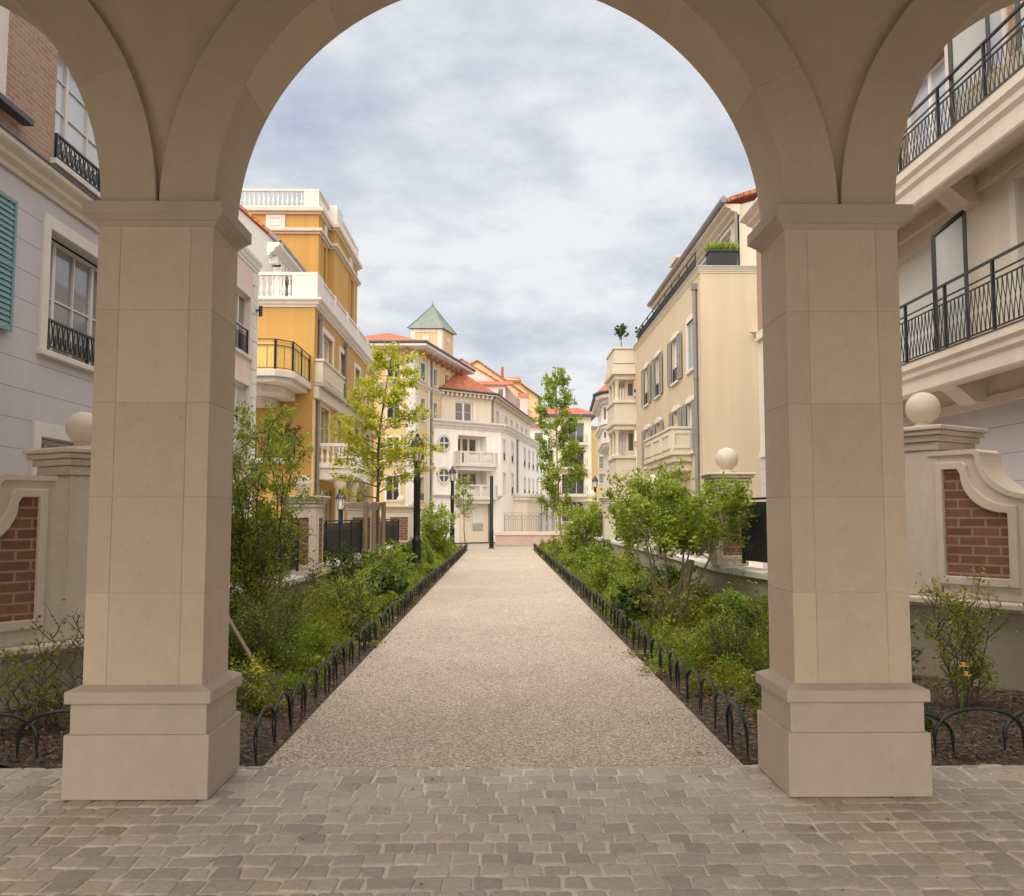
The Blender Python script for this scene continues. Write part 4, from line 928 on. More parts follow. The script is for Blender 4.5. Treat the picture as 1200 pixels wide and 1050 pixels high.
for zb in (5.55, 2.9):
    m_ = MB(f1); pl = [(2.25, -.01), (2.35, .75), (2.75, 1.05), (5.75, 1.05), (6.2, .75), (6.3, -.01)]
    m_.prism(pl, zb, zb+.28); m_.prism([(2.4, -.01), (2.5, .65), (2.85, .9), (5.65, .9), (6.05, .65), (6.15, -.01)], zb-.3, zb-.003)
    b = m_.build('balcony', M['white'], BW, bevel=.03)
    pts = [(2.37, .05), (2.42, .7), (2.78, .96), (5.72, .96), (6.12, .7), (6.18, .05)]
    for a, c in zip(pts, pts[1:]):
        A_, B_ = f1.at(*a, 0), f1.at(*c, 0); q, ln = frab(A_, B_, 1); m_ = MB(q)
        m_.box(0, ln, -.08, .08, zb+1.1, zb+1.22); m_.box(0, .28, -.07, .07, zb+.29, zb+1.1); m_.box(ln-.28, ln, -.07, .07, zb+.29, zb+1.1)
        if ln > 1.5:
            m_.box(ln*.45, ln*.55, -.07, .07, zb+.29, zb+1.1)
            for s0, s1 in ((.28, ln*.45), (ln*.55, ln-.28)):
                n = int((s1-s0)/.16)
                for k in range(n): p_ = q.at(s0+(k+.5)*(s1-s0)/n, 0, zb+.28); m_.lathe(p_, [(.05, 0), (.06, .25), (.03, .6), (.05, .82)], 6)
        m_.build('balustrade', M['white'], b)
for a, b in ((0, 2.25), (6.3, L1)): MB(f1).mould(corn(.28, 3.05, 3.3), a, b).build('belt_course', M['white'], BW)
# ground floor entrance
mb = MB(f1); mb.box(2.8, 6.1, -.02, .02, -.45, 2.55); 
dr = mb.build('entrance', M['creamwhite'], BW); m_ = MB(f1); m_.box(4.1, 5.2, .021, .08, 1.05, 2.3); m_.build('door_window', M['whiteframe'], dr); m_ = MB(f1); m_.box(4.15, 5.15, .081, .1, .5, .95); m_.build('letter_panel', M['grey'], dr); m_ = MB(f1); m_.box(5.75, 5.95, -.02, .06, -.45, 2.6); m_.build('door_post', M['pipe'], dr)
facade(BW, fc, 0, LC, -.5, 8.6, 'offwhite', [wn(.55, 1.1, 6.3, 8.0, sur=.12, surmat='white', rows=3, guard=(.6,), sill=False), wn(.55, 1.1, 3.6, 5.2, sur=.12, surmat='white', rows=3, sill=False)], name='corner_wall')
ws = []
for s in (2.0, 9.3, 12.2, 15.2, 18.2, 21.5):
    for h0, h1 in ((6.3, 8.05), (3.55, 5.3)): ws.append(wn(s, s+1.05, h0, h1, sur=.14, surmat='white', rows=3, cols=2, guard=(.6,), pane='glass' if s < 14 else 'midglass'))
facade(BW, f2, 0, L2, -.5, 8.6, 'offwhite', ws, name='side_wall')
mb = MB(f1); mb.mould(corn(.45, 8.6, 9.25), 0, L1, m1=.1); mb.build('cornice', M['white'], BW)
mb = MB(fc); mb.mould(corn(.45, 8.6, 9.25), 0, LC, m1=.1); mb.build('cornice', M['white'], BW)
mb = MB(f2); mb.mould(corn(.45, 8.6, 9.25), 0, L2); mb.build('cornice', M['white'], BW)
drainpipe(BW, f2, 5.0, 0, 8.3, r=.09); drainpipe(BW, f1, .12, 0, 8.0, r=.09)
# bow bay on the side with tall arched windows
mb = MB(f2); pl = [(3.3, 0), (3.8, 1.1), (5.5, 1.7), (21, 1.7), (22.5, 1.1), (23, 0)]; mb.prism(pl, -.5, 3.0); bay = mb.build('bay', M['creamwhite'], BW)
mb = MB(f2); mb.prism([(3.1, 0), (3.65, 1.3), (5.45, 1.9), (21.1, 1.9), (22.7, 1.3), (23.2, 0)], 3.0, 3.3); mb.prism([(3.0, 0), (3.6, 1.4), (5.4, 2.05), (21.1, 2.05), (22.8, 1.4), (23.4, 0)], 3.303, 3.62); mb.build('bay_cornice', M['white'], BW, bevel=.03)
for s in (7.5, 12.2, 17.2):
    pts = [(s, .1), (s+1.7, .1)] + [(s+.85+.85*math.cos(PI*k/10), 2.0+.75*math.sin(PI*k/10)) for k in range(11)]
    o_ = [(s-.14, -.02), (s+1.84, -.02)] + [(s+.85+1.0*math.cos(PI*k/10), 2.0+.9*math.sin(PI*k/10)) for k in range(11)]
    m_ = MB(f2); m_.ring(o_, pts, 1.69, 1.78); w = m_.build('arched_window', M['white'], bay); m_ = MB(f2); m_.quad(*[f2.at(a, 1.712, b) for a, b in pts]); m_.build('pane', M['glass'], w)
# set-back cream top storey with bracketed eave and orange hip
g1, LF = frab((-5.0, 71.8), (-.75, 75.2)); g2, LG = frab((-.75, 75.2), (3.3, 97))
facade(BW, g1, 0, LF, 9.0, 11.9, 'creamwhite', [wn(1.7, 3.5, 9.3, 11.0, cols=2, rows=2, mat='whiteframe', pane='midglass', fw=.12)], name='upper_wall')
facade(BW, g2, 0, LG, 9.0, 11.9, 'creamwhite', [wn(s, s+1.0, 9.4, 10.7, sur=.12, surmat='white') for s in (2.2, 6.5, 9.5, 12.5, 15.5, 18.5)], name='upper_wall')
for n_, q, st_ in ((12, g1, .45), (26, g2, .83)):
    for k in range(n_): MB(q).box(.12+k*st_, .34+k*st_, -.01, .42, 11.38, 11.68).build('eave_bracket', M['creamtrim'], BW)
E1, E0, E2 = g1.at(-.2, .5, 11.85), g1.at(LF+.3, .5, 11.85), g2.at(LG, .5, 11.85)
r_ = Vector((-3.6, 76.5, 14.15)); bk = Vector((-1.2, 82, 11.9)); lf = Vector((-6, 76, 11.9))
mb = MB(); mb.quad(E1, E0, r_); mb.quad(E0, bk, r_); mb.quad(E1, r_, lf); mb.quad(lf, r_, bk); mb.quad(E0, E2, Vector((1.5, 97.4, 12.1)), bk); mb.build('roof', M['tile'], BW)
mb = MB(); dz = Vector((0, 0, .2))
for a, b in ((E1, E0), (E0, E2)): mb.quad(a-dz, b-dz, b, a)
mb.quad(E1-dz, E0-dz, g1.at(LF, 0, 11.86), g1.at(0, 0, 11.86)); mb.quad(E0-dz, E2-dz, g2.at(LG, 0, 11.86), g2.at(0, 0, 11.86))
mb.build('soffit', M['creamtrim'], BW); mb = MB(); mb.tube([E1, E0, E2], .10, 8); mb.build('gutter', M['gutter'], BW)
mb = MB(); mb.tube([g2.at(.15, .45, 11.8), g2.at(.15, .1, 11.3), g2.at(.15, .1, 9.1)], .08, 8); mb.build('drainpipe', M['pipe'], BW)
mb = MB(); mb.prism([(-5.45, 70.2), (-.02, 74.5), (.5, 76), (4.75, 100), (-8, 100)], 8.7, 9.0); mb.build('terrace_slab', M['grey'], BW)
mb = MB(); mb.quad((-5.3, 71.3, -.5), (-.6, 75, -.5), (-.6, 75, 8.6), (-5.3, 71.3, 8.6)); mb.quad((.2, 76, -.5), (4.4, 100, -.5), (4.4, 100, 8.6), (.2, 76, 8.6)); mb.build('inner_wall', M['gutter'], BW)
# low terrace wall with granite base and wire railing in front of it
TW = thing('terrace_wall', 'low terrace wall of pinkish granite with pale coping and a thin iron railing', 'wall', (1.7, 66, -.5))
mb = MB(); mb.box(-.35, 4.3, 66, 66.4, -.55, .2); mb.box(-.35, .0, 66.4, 72, -.55, .2); mb.build('base', M['granite'], TW)
mb = MB(); mb.box(-.42, 4.36, 65.93, 66.47, .203, .47); mb.box(-.42, .07, 66.47, 72, .203, .47); mb.build('coping', M['creamtrim'], TW, bevel=.03)
q = Fr((.3, 66.2), (1, 0), (0, -1)); mb = MB(q); bars(mb, q, 0, 3.9, .47, 1.85, 0, .13, .012, 1.3); 
for k in range(9): mb.tube([q.at(.22+k*.43+.17*math.cos(2*PI*j/10), 0, 1.5+.17*math.sin(2*PI*j/10)) for j in range(11)], .012, 4, cap=False)
mb.build('railing', M['pipe'], TW)

# ------------------------------------------------------------------ roofs behind and houses on the far right
BG = thing('gabled_house', 'pale pink gabled house with sloping tiled verge behind the orange hip roof', 'house', (-1.5, 105, -.5))
q = Fr((0, 105), (1, 0), (0, -1)); mb = MB(q); mb.slab([(-7, -.5), (3.6, -.5), (3.6, 14), (.75, 16.9), (-4.6, 20.1), (-7, 18.9)], 0, -8); mb.build('wall', M['pink'], BG)
mb = MB(); P_ = [(-7.2, 18.7), (-4.6, 20.06), (.75, 16.86)]
for (a, h), (b, k) in zip(P_, P_[1:]): mb.add([q.at(a, .2, h), q.at(b, .2, k), q.at(b, .2, k+.16), q.at(a, .2, h+.16), q.at(a, -8, h), q.at(b, -8, k), q.at(b, -8, k+.16), q.at(a, -8, h+.16)], [(0,1,2,3), (3,2,6,7), (0,1,5,4), (4,5,6,7), (0,4,7,3), (1,2,6,5)])
mb.build('roof', M['tile'], BG)
mb = MB(q); mb.box(-1.9, .6, .01, 2.5, 13, 16.7); dm = mb.build('dormer', M['pink'], BG); mb = MB(q); mb.add([q.at(s, d, h) for s, d, h in ((-2.3, 2.8, 16.75), (1.5, 2.8, 16.75), (1.5, .0, 17.5), (-2.7, .0, 17.5))], [(0, 1, 2, 3)]); mb.box(-2.3, 1.5, 2.6, 2.8, 16.6, 16.75); mb.build('dormer_roof', M['tile'], dm)
mb = MB(q); mb.box(-.2, .3, 2.4, 2.56, 14.6, 16.2); mb.build('dormer_window', M['glass'], dm)
mb = MB(q); mb.box(2.3, 3.2, .2, 1.2, 13, 15.4); d2 = mb.build('dormer', M['pink'], BG); mb = MB(q); mb.add([q.at(s, d, h) for s, d, h in ((2.1, 1.3, 15.4), (3.4, 1.3, 15.4), (3.4, .2, 16.1), (2.1, .2, 16.1))], [(0, 1, 2, 3)]); mb.build('dormer_roof', M['tile'], d2)
BH = thing('tall_gabled_house', 'pale yellow gabled house with stepped tiled roofs, tallest of the roofs behind', 'house', (1, 114, -.5))
q = Fr((0, 114), (1, 0), (0, -1)); mb = MB(q); mb.slab([(-6, -.5), (4.6, -.5), (4.6, 15.8), (3.7, 16.8), (-2.9, 21.5), (-6, 20.0)], 0, -6); mb.build('wall', M['paleyellow'], BH)
mb = MB(); P_ = [(-4.4, 20.72), (-2.9, 21.46), (3.7, 16.76)]
for (a, h), (b, k) in zip(P_, P_[1:]): mb.add([q.at(a, .25, h), q.at(b, .25, k), q.at(b, .25, k+.18), q.at(a, .25, h+.18), q.at(a, -6, h), q.at(b, -6, k), q.at(b, -6, k+.18), q.at(a, -6, h+.18)], [(0,1,2,3), (3,2,6,7), (0,1,5,4), (4,5,6,7), (0,4,7,3), (1,2,6,5)])
mb.build('roof', M['tile'], BH)
MB(q).box(3.0, 3.5, .02, .1, 14.5, 17).build('window', M['glass'], BH)
BI = thing('far_yellow_house', 'pale yellow house with a small red roof, rightmost of the roofs behind', 'house', (3, 124, -.5))
q = Fr((0, 124), (1, 0), (0, -1)); mb = MB(q); mb.slab([(-3, -.5), (5.4, -.5), (5.4, 17.8), (4.9, 18.9), (2.9, 20.6), (.3, 21.0), (-3, 20)], 0, -8); mb.build('wall', M['paleyellow'], BI)
mb = MB(); mb.add([q.at(s, d, h) for s, d, h in ((-.6, .4, 20.5), (2.9, .4, 20.5), (2.9, -8, 22.2), (-1.5, -8, 22.2))], [(0,1,2,3)]); mb.box(-.6, 2.9, .2, .45, 20.25, 20.5, q); mb.build('roof', M['tile'], BI)
mb = MB(); mb.add([q.at(s, d, h) for s, d, h in ((2.9, .4, 20.1), (5.9, .4, 18.0), (5.9, -8, 18.0), (2.9, -8, 20.1), (2.9, .4, 19.9), (5.9, .4, 17.8))], [(0,1,2,3), (0,1,5,4)]); mb.build('side_roof', M['gutter'], BI); mb = MB(q); mb.box(4.5, 5.0, .01, .1, 15, 17.4); mb.build('window', M['glass'], BI); MB(q).box(.1, .5, -.5, .3, 21.0, 22.4).build('chimney', M['tile'], BI)
BJ = thing('low_roofed_house', 'white house with a low orange roof just right of the white house terrace', 'house', (4.4, 103, -.5))
q = Fr((0, 103), (1, 0), (0, -1)); mb = MB(q); mb.box(3.4, 5.6, -6, 0, -.5, 12.4); mb.build('wall', M['offwhite'], BJ); mb = MB(); mb.add([q.at(s, d, h) for s, d, h in ((1.8, .5, 12.6), (5.9, .5, 12.0), (5.9, -5, 12.6), (2.6, -5, 14.2))], [(0,1,2,3)]); mb.box(1.8, 5.9, .3, .5, 11.8, 12.0, q); mb.build('roof', M['tile'], BJ)
mb = MB(q); mb.box(4.0, 4.9, .01, .08, 9.6, 11.2); mb.build('window', M['glass'], BJ)

BX = thing('balcony_block', 'pale block of flats with recessed dark balconies behind the slender tree', 'apartment house', (8.6, 104, -.5))
q = Fr((0, 104), (1, 0), (0, -1)); wx = [wn(7.2, 9.8, h, h+2.3, pane='glass', cols=3, rows=1, sill=False) for h in (1.0, 4.2, 7.4, 10.2)]+[wn(5.3, 6.2, h, h+1.7, pane='glass') for h in (1.4, 4.5, 7.6)]
facade(BX, q, 4.9, 10.6, -.5, 13.2, 'creamwhite', wx, r=.8)
for h in (.9, 4.1, 7.3, 10.1):
    b = MB(q).box(6.8, 10.2, -.02, .9, h-.25, h).build('balcony', M['creamtrim'], BX); m_ = MB(q); bars(m_, q, 6.9, 10.1, h, h+1.0, .85, .16, .02, 1.1); m_.build('railing', M['gutter'], b)
mb = MB(q); mb.box(4.6, 11.2, -6, .7, 13.2, 13.45); mb.build('eave', M['gutter'], BX); mb = MB(); mb.add([q.at(s, d, h) for s, d, h in ((4.6, .7, 13.46), (11.2, .7, 13.46), (9.5, -3, 14.6), (5.5, -3, 14.6))], [(0,1,2,3)]); mb.build('roof', M['tile'], BX)
MB(q).box(10.6, 10.62, -6, 0, -.5, 13.2).build('side_wall', M['creamwhite'], BX)
BZ = thing('small_yellow_house', 'small plain yellow house with six grey windows at the far right of the street', 'house', (12.4, 110, -.5))
q = Fr((0, 110), (1, 0), (0, -1))
facade(BZ, q, 10.7, 16, -.5, 12.4, 'paleyellow', [wn(s, s+.62, h, h+hh, sur=.12, surmat='white', cols=1, rows=2 if hh > 1.4 else 1, pane='midglass', mat='whiteframe') for s in (12.15, 13.05, 14.6) for h, hh in ((10.5, 1.05), (7.4, 1.55), (5.6, 1.25), (2.2, 1.5))])
mb = MB(q); mb.mould(corn(.3, 12.3, 12.7), 10.6, 16); mb.build('cornice', M['grey'], BZ); mb = MB(q); mb.box(10.7, 11.2, -.02, .06, -.5, 12.3); mb.build('corner_strip', M['white'], BZ)
mb = MB(); mb.add([q.at(s, d, h) for s, d, h in ((13.5, -.2, 12.6), (17, -.2, 12.6), (17, -3, 15.3), (15.2, -3, 15.3))], [(0,1,2,3)]); mb.build('roof', M['tile'], BZ)
BV = thing('bow_fronted_house', 'white house with rounded front and overhanging orange roof beyond the loggia columns', 'house', (10, 68, -.5))
pl = [(8.15, 71), (8.0, 69.5), (8.3, 68.2), (9.1, 67.4), (14, 67), (14, 78), (8.6, 78)]
mb = MB(); mb.prism(pl, 7.0, 10.6); mb.prism([(8.75, 71), (8.65, 69.5), (8.9, 68.4), (9.4, 67.6), (14, 67.3), (14, 78), (9, 78)], -.5, 6.998); mb.build('wall', M['white'], BV)
cxp, cyp = 11, 72
def off(p, k): return (cxp+(p[0]-cxp)*k, cyp+(p[1]-cyp)*k)
mb = MB()
for z0, z1, k in ((8.35, 8.6, 1.06), (8.603, 8.9, 1.1), (10.3, 10.6, 1.08), (10.603, 10.9, 1.2), (7.2, 7.4, 1.05)): mb.prism([off(p, k) for p in pl], z0, z1)
mb.build('cornices', M['white'], BV, bevel=.03)
n = len(pl); mb = MB(); ev = [off(p, 1.24) for p in pl]; mb.add([(x, y, 11.0) for x, y in ev]+[(*off(p, .3), 13.8) for p in pl], [(i, (i+1) % n, n+(i+1) % n, n+i) for i in range(n)]+[tuple(range(n, 2*n))]); mb.build('roof', M['tile'], BV)
mb = MB(); mb.tube([(x, y, 11.0) for x, y in ev]+[(*ev[0], 11.0)], .1, 6); mb.build('gutter', M['gutter'], BV)
for h0, h1 in ((7.5, 8.2), (8.95, 10.1)):
    for a, b in ((0, 1), (1, 2), (2, 3)):
        fr_, ln = frab(pl[a], pl[b], 1); m_ = MB(fr_); m_.ring([(.25, h0), (ln-.25, h0), (ln-.25, h1), (.25, h1)], [(.36, h0+.1), (ln-.36, h0+.1), (ln-.36, h1-.1), (.36, h1-.1)], -.05, .06); w = m_.build('window', M['whiteframe'], BV); MB(fr_).wq(.35, ln-.35, h0+.09, h1-.09, .012).build('pane', M['glass'], w)
        m_ = MB(fr_); m_.wq(.35, ln-.35, h0+.09, h1-.09, -.012)
GE = thing('garden_gateway', 'white garden gateway with urn shaped finials below the small yellow house', 'gateway', (8, 58, -.4))
mb = MB(); 
for x in (5.9, 7.2, 8.6): mb.box(x-.3, x+.3, 58, 58.6, -.45, 2.5); mb.box(x-.4, x+.4, 57.9, 58.7, 2.503, 2.7)
mb.box(6.2, 6.9, 58.1, 58.5, 1.9, 2.45); mb.box(7.5, 8.3, 58.1, 58.5, -.45, 2.2); gp = mb.build('posts', M['creamtrim'], GE, bevel=.03)
for x in (5.9, 7.2, 8.6): m_ = MB(); m_.lathe((x, 58.3, 2.7), [(.12, 0), (.1, .08), (.22, .2), (.27, .36), (.22, .52), (.1, .62)], 14); m_.build('finial', M['creamtrim'], GE, smooth=True)

# ------------------------------------------------------------------ garden walls with swan-neck wings, ball posts and black railings
def ball_post(root, c, w, z0, z1, zc, rb, ang=0, brick_=True):
    q = Fr((c[0], c[1], 0), (math.cos(ang), math.sin(ang)))
    m_ = MB(q); m_.box(-w, w, -w, w, z0, z1); p_ = m_.build('gate_post', M['wallstone'], root, bevel=.015)
    m_ = MB(q); h = zc-z1
    for o, a, b in ((.02, z1, z1+h*.34), (.05, z1+h*.34+.002, z1+h*.6), (.085, z1+h*.6+.002, z1+h*.8), (.11, z1+h*.8+.002, zc)): m_.box(-w-o, w+o, -w-o, w+o, a, b)
    m_.build('cap', M['wallstone'], p_, bevel=.012)
    m_ = MB(); m_.lathe((c[0], c[1], zc), [(rb*.72, 0), (rb*.72, .03), (rb*.5, .05), (rb*.48, .09)]+[(rb*math.sin(PI*(.16+.84*k/16)), .075+rb-rb*math.cos(PI*(.16+.84*k/16))-rb*(1-math.cos(PI*.16))) for k in range(17)], 28); m_.build('ball', M['wallstone'], p_, smooth=True)
    if brick_:
        m_ = MB(q)
        for sg in (-1, 1):
            m_.ring([(-w*.72, z0+.1), (w*.72, z0+.1), (w*.72, z1-.12), (-w*.72, z1-.12)], [(-w*.6, z0+.16), (w*.6, z0+.16), (w*.6, z1-.18), (-w*.6, z1-.18)], sg*(w-.005), sg*(w+.025))
        for sg in (-1, 1):
            m_.ring([(-w*.72, z0+.1), (w*.72, z0+.1), (w*.72, z1-.12), (-w*.72, z1-.12)], [(-w*.6, z0+.16), (w*.6, z0+.16), (w*.6, z1-.18), (-w*.6, z1-.18)], sg*(w-.005), sg*(w+.025), Fr(q.P, q.n, -q.u))
        m_.build('panel_frame', M['wallstone'], p_, bevel=.006)
        m_ = MB(q)
        for sg in (-1, 1):
            m_.wq(-w*.61, w*.61, z0+.15, z1-.17, sg*(w+.006)); m_.wq(-w*.61, w*.61, z0+.15, z1-.17, sg*(w+.006), Fr(q.P, q.n, -q.u))
        m_.build('brick_panel', M['brick_red'], p_)
    return p_
def wing(root, P, dirv_, dz, zb, rb, Ltot, sp, wp):
    q = Fr(P, dirv_); 
    if q.n.y > 0: q = Fr(P, dirv_, -q.n)
    def curve(x0, x1, y0, y1, n=14): return [(x1-(x1-x0)*math.cos(PI/2*k/n), y0-(y0-y1)*math.sin(PI/2*k/n)) for k in range(n+1)]
    z = lambda v: v+dz
    body = [(.0, z(.82)), (.0, z(2.22)), (.70, z(2.22))]+[(a, z(b)) for a, b in curve(.76, 1.22, 2.2, 1.79)]+[(Ltot, z(1.79)), (Ltot, z(.82))]
    m_ = MB(q); m_.slab(body[::-1], 0, -.35); wb = m_.build('wing_wall', M['wallstone'], root, bevel=.012)
    # coping that follows the swan neck
    top = [(.25, z(2.19)), (.69, z(2.19))]+[(a, z(b)) for a, b in curve(.72, 1.2, 2.17, 1.755)]+[(Ltot, z(1.755))]
    up = [(.25, z(2.235)), (.72, z(2.235))]+[(a, z(b)) for a, b in curve(.765, 1.22, 2.205, 1.80)]+[(Ltot, z(1.80))]
    m_ = MB(q); n = len(top); A = q.at
    vs = [A(s, d, h) for d in (.03, -.36) for pl in (top, up) for s, h in pl]
    fs = []
    for i in range(n-1): fs += [(i, i+1, n+i+1, n+i), (n+i, n+i+1, 3*n+i+1, 3*n+i), (i, i+1, 2*n+i+1, 2*n+i), (2*n+i, 2*n+i+1, 3*n+i+1, 3*n+i)]
    fs += [(0, n, 3*n, 2*n), (n-1, 2*n-1, 4*n-1, 3*n-1)]
    m_.add(vs, fs); m_.build('coping', M['wallstone'], wb)
    out = [(.33, z(.95)), (.33, z(2.12)), (.60, z(2.12))]+[(a, z(b)) for a, b in curve(.64, 1.06, 2.08, 1.70)]+[(1.09, z(1.70)), (1.09, z(.95))]
    inn = [(.40, z(1.03)), (.40, z(2.05)), (.55, z(2.05))]+[(a, z(b)) for a, b in curve(.58, .99, 2.0, 1.63)]+[(1.01, z(1.62)), (1.01, z(1.03))]
    m_ = MB(q); m_.ring(out, inn, -.01, .045); m_.build('panel_frame', M['wallstone'], wb, bevel=.008)
    m_ = MB(q); m_.quad(*[A(s, .004, h) for s, h in inn]); m_.build('brick_panel', M['brick_red'], wb)
    if Ltot > 2:
        m_ = MB(q); m_.ring([(1.35, z(.95)), (1.35, z(1.68)), (Ltot-.2, z(1.68)), (Ltot-.2, z(.95))], [(1.43, z(1.03)), (1.43, z(1.6)), (Ltot-.28, z(1.6)), (Ltot-.28, z(1.03))], -.01, .045); m_.build('panel_frame', M['wallstone'], wb, bevel=.008)
        m_ = MB(q); m_.wq(1.43, Ltot-.28, z(1.03), z(1.6), .004); m_.build('brick_panel', M['brick_red'], wb)
    m_ = MB(q); m_.box(-.5, Ltot, -.60, -.03, -.1, z(.72)); m_.build('base_wall', M['wallrender'], wb)
    m_ = MB(q); m_.mould([(-.7, z(.723)), (.03, z(.723)), (.06, z(.75)), (.09, z(.76)), (.09, z(.80)), (.03, z(.819)), (-.7, z(.819))], -.55, Ltot); m_.build('ledge', M['wallstone'], wb)
    c = q.at(sp, .012-wp, 0); ball_post(root, (c.x, c.y), wp, z(.821), z(2.25), z(2.49), rb, math.atan2(q.u.y, q.u.x), brick_=False)
    return q
def side_wall(root, pts, zl, posts, panels):
    for A_, B_ in zip(pts, pts[1:]):
        q, ln = frab(A_, B_); m_ = MB(q); m_.box(0, ln, -.14, .14, -.1, zl-.1); m_.build('base_wall', M['wallrender'], root)
        m_ = MB(q); m_.box(-.03, ln+.03, -.2, .2, zl-.098, zl); m_.build('ledge', M['ledge'], root, bevel=.015)
    for (x, y, w, top, r_, b) in posts: ball_post(root, (x, y), w, zl+.003, top, top+.2, r_, PI/2, b)
    for (A_, B_, h) in panels:
        q, ln = frab(A_, B_); m_ = MB(q)
        bars(m_, q, 0, ln, zl+.06, zl+h, 0, .11, .009, 1.7); m_.box(0, ln, -.004, .004, zl+.12, zl+h-.06); m_.build('railing_panel', M['panelblack'], root)
GL = thing('garden_wall', 'stone garden wall on the left with a low swan-neck wing, brick panel and ball finial', 'garden wall', (-3.4, 12, 0))
wing(GL, (-3.7, 8.0), (-.555, -.832), -.29, -.1, .15, 2.3, -.13, .25)
side_wall(GL, [(-3.62, 8.4), (-3.45, 12), (-3.4, 32), (-3.4, 40)], .62, [(-3.42, 15.6, .3, 1.75, .15, True), (-3.42, 22.6, .36, 1.75, .15, True), (-3.42, 31, .5, 1.75, .15, True), (-3.42, 36.5, .3, 1.75, .15, True)],
    [((-3.64, 9.0), (-3.47, 11.9), .95), ((-3.46, 12.1), (-3.4, 15.2), .95), ((-3.4, 16.1), (-3.4, 22.1), .9), ((-3.4, 23.4), (-3.4, 30.2), .9)])
GR = thing('garden_wall', 'stone garden wall on the right with a tall swan-neck wing, brick panel and ball finial', 'garden wall', (3.6, 12, 0))
wing(GR, (4.1, 9.0), (.555, -.832), 0, -.1, .168, 3.6, .02, .33)
side_wall(GR, [(4.0, 9.4), (3.46, 13.4), (3.6, 20), (3.62, 40)], .86, [(3.46, 13.6, .24, 2.05, .17, True), (3.6, 21.0, .32, 2.0, .16, False), (3.6, 28.4, .32, 2.0, .16, False), (3.6, 35, .32, 2.0, .16, False)],
    [((3.96, 9.7), (3.52, 13.0), 1.0), ((3.49, 14.1), (3.59, 20.4), .84), ((3.6, 21.6), (3.6, 27.8), .84), ((3.6, 29.0), (3.6, 34.4), .84)])

# ------------------------------------------------------------------ hoop edging
def hoop_line(label, pts, W_=.56, H=.30, r=.0125, tilt=.055):
    t = thing('hoop_edging', label, 'hoop edging', (pts[0][0], pts[0][1], 0), 'low iron hoop edgings')
    me = None
    for k, (x, y, a) in enumerate(pts):
        if me is None:
            m_ = MB(); hh = H*.55
            P_ = [(-W_/2, 0, -.06), (-W_/2, 0, H-hh)]+[(-W_/2*math.cos(PI*j/14), 0, H-hh+hh*math.sin(PI*j/14)) for j in range(1, 14)]+[(W_/2, 0, H-hh), (W_/2, 0, -.06)]
            m_.tube(P_, r, 7)
            o = m_.build('hoop', M['hoop'], None, smooth=True)
            for v in o.data.vertices: v.co += o.location
            me = o.data; base = o
        else: o = bpy.data.objects.new('hoop', me); COL.objects.link(o)
        o.parent = t; o.location = (x-pts[0][0], y-pts[0][1], rnd.uniform(-.022, .012)); o.rotation_euler = (rnd.uniform(-tilt, tilt), rnd.uniform(-tilt, tilt), a+rnd.uniform(-.04, .04)); W[o.name] = Vector(o.location)+Vector((pts[0][0], pts[0][1], 0))
    return t
hoop_line('black hoop edging along the left side of the path, in front of the golden tree', [(-1.60+rnd.uniform(-.015, .015), 6.32+.475*k, PI/2) for k in range(80)])
hoop_line('black hoop edging along the right side of the path, running towards the slender tree', [(1.66+rnd.uniform(-.015, .015), 6.32+.475*k, PI/2) for k in range(80)])
hoop_line('short black hoop edging between the left pier and the left garden wall', [(-2.9-.475*k, 6.12+rnd.uniform(-.01, .01), 0) for k in range(6)], W_=.6)
hoop_line('short black hoop edging between the right pier and the right garden wall', [(2.75+.475*k, 6.12+rnd.uniform(-.01, .01), 0) for k in range(7)], W_=.6)

# ------------------------------------------------------------------ lamps and post
def lamp(x, y, h, label, zb=0.):
    t = thing('street_lamp', label, 'street lamp', (x, y, zb), 'black street lamps beside the path')
    m_ = MB(); m_.lathe((x, y, zb-.05), [(.15, 0), (.15, .1), (.125, .14), (.125, .95), (.135, 1.0), (.11, 1.06), (.085, 1.12)], 14); m_.build('base', M['green_iron'], t, smooth=True)
    m_ = MB(); top = h-.72; m_.lathe((x, y, zb+1.05), [(.09, 0), (.09, 1.4), (.105, 1.45), (.105, 1.52), (.085, 1.57), (.08, top-1.25), (.085, top-1.2), (.085, top-1.1), (.05, top-1.05)], 14); m_.build('pole', M['green_iron'], t, smooth=True)
    m_ = MB(); m_.lathe((x, y, zb+top), [(.10, 0), (.10, .03), (.15, .40)], 6); m_.build('lantern_glass', M['lantern'], t)
    m_ = MB(); 
    for k in range(6): a = 2*PI*k/6; m_.tube([(x+.105*math.cos(a), y+.105*math.sin(a), zb+top+.02), (x+.155*math.cos(a), y+.155*math.sin(a), zb+top+.41)], .013, 5)
    m_.lathe((x, y, zb+top-.06), [(.06, 0), (.125, .05), (.125, .075)], 12); m_.build('lantern_frame', M['green_iron'], t)
    m_ = MB(); m_.lathe((x, y, zb+top+.40), [(.215, 0), (.225, .02), (.18, .07), (.15, .15), (.085, .23), (.05, .28), (.05, .31), (.02, .36)], 14); m_.build('lantern_cap', M['green_iron'], t, smooth=True)
lamp(-2.22, 24.0, 3.78, 'tall dark street lamp nearest on the left, standing just right of the golden tree')
lamp(-2.42, 45.5, 4.1, 'street lamp in front of the white house, with a pale clear lantern')
lamp(6.05, 57, 4.55, 'street lamp on the far right in front of the small yellow house', -.4)
lamp(-5.75, 32.5, 2.6, 'short street lamp beside the columned porch of the yellow house', -.05)
PO = thing('post', 'plain slim black post at the end of the path', 'post', (-.43, 45.2, 0))
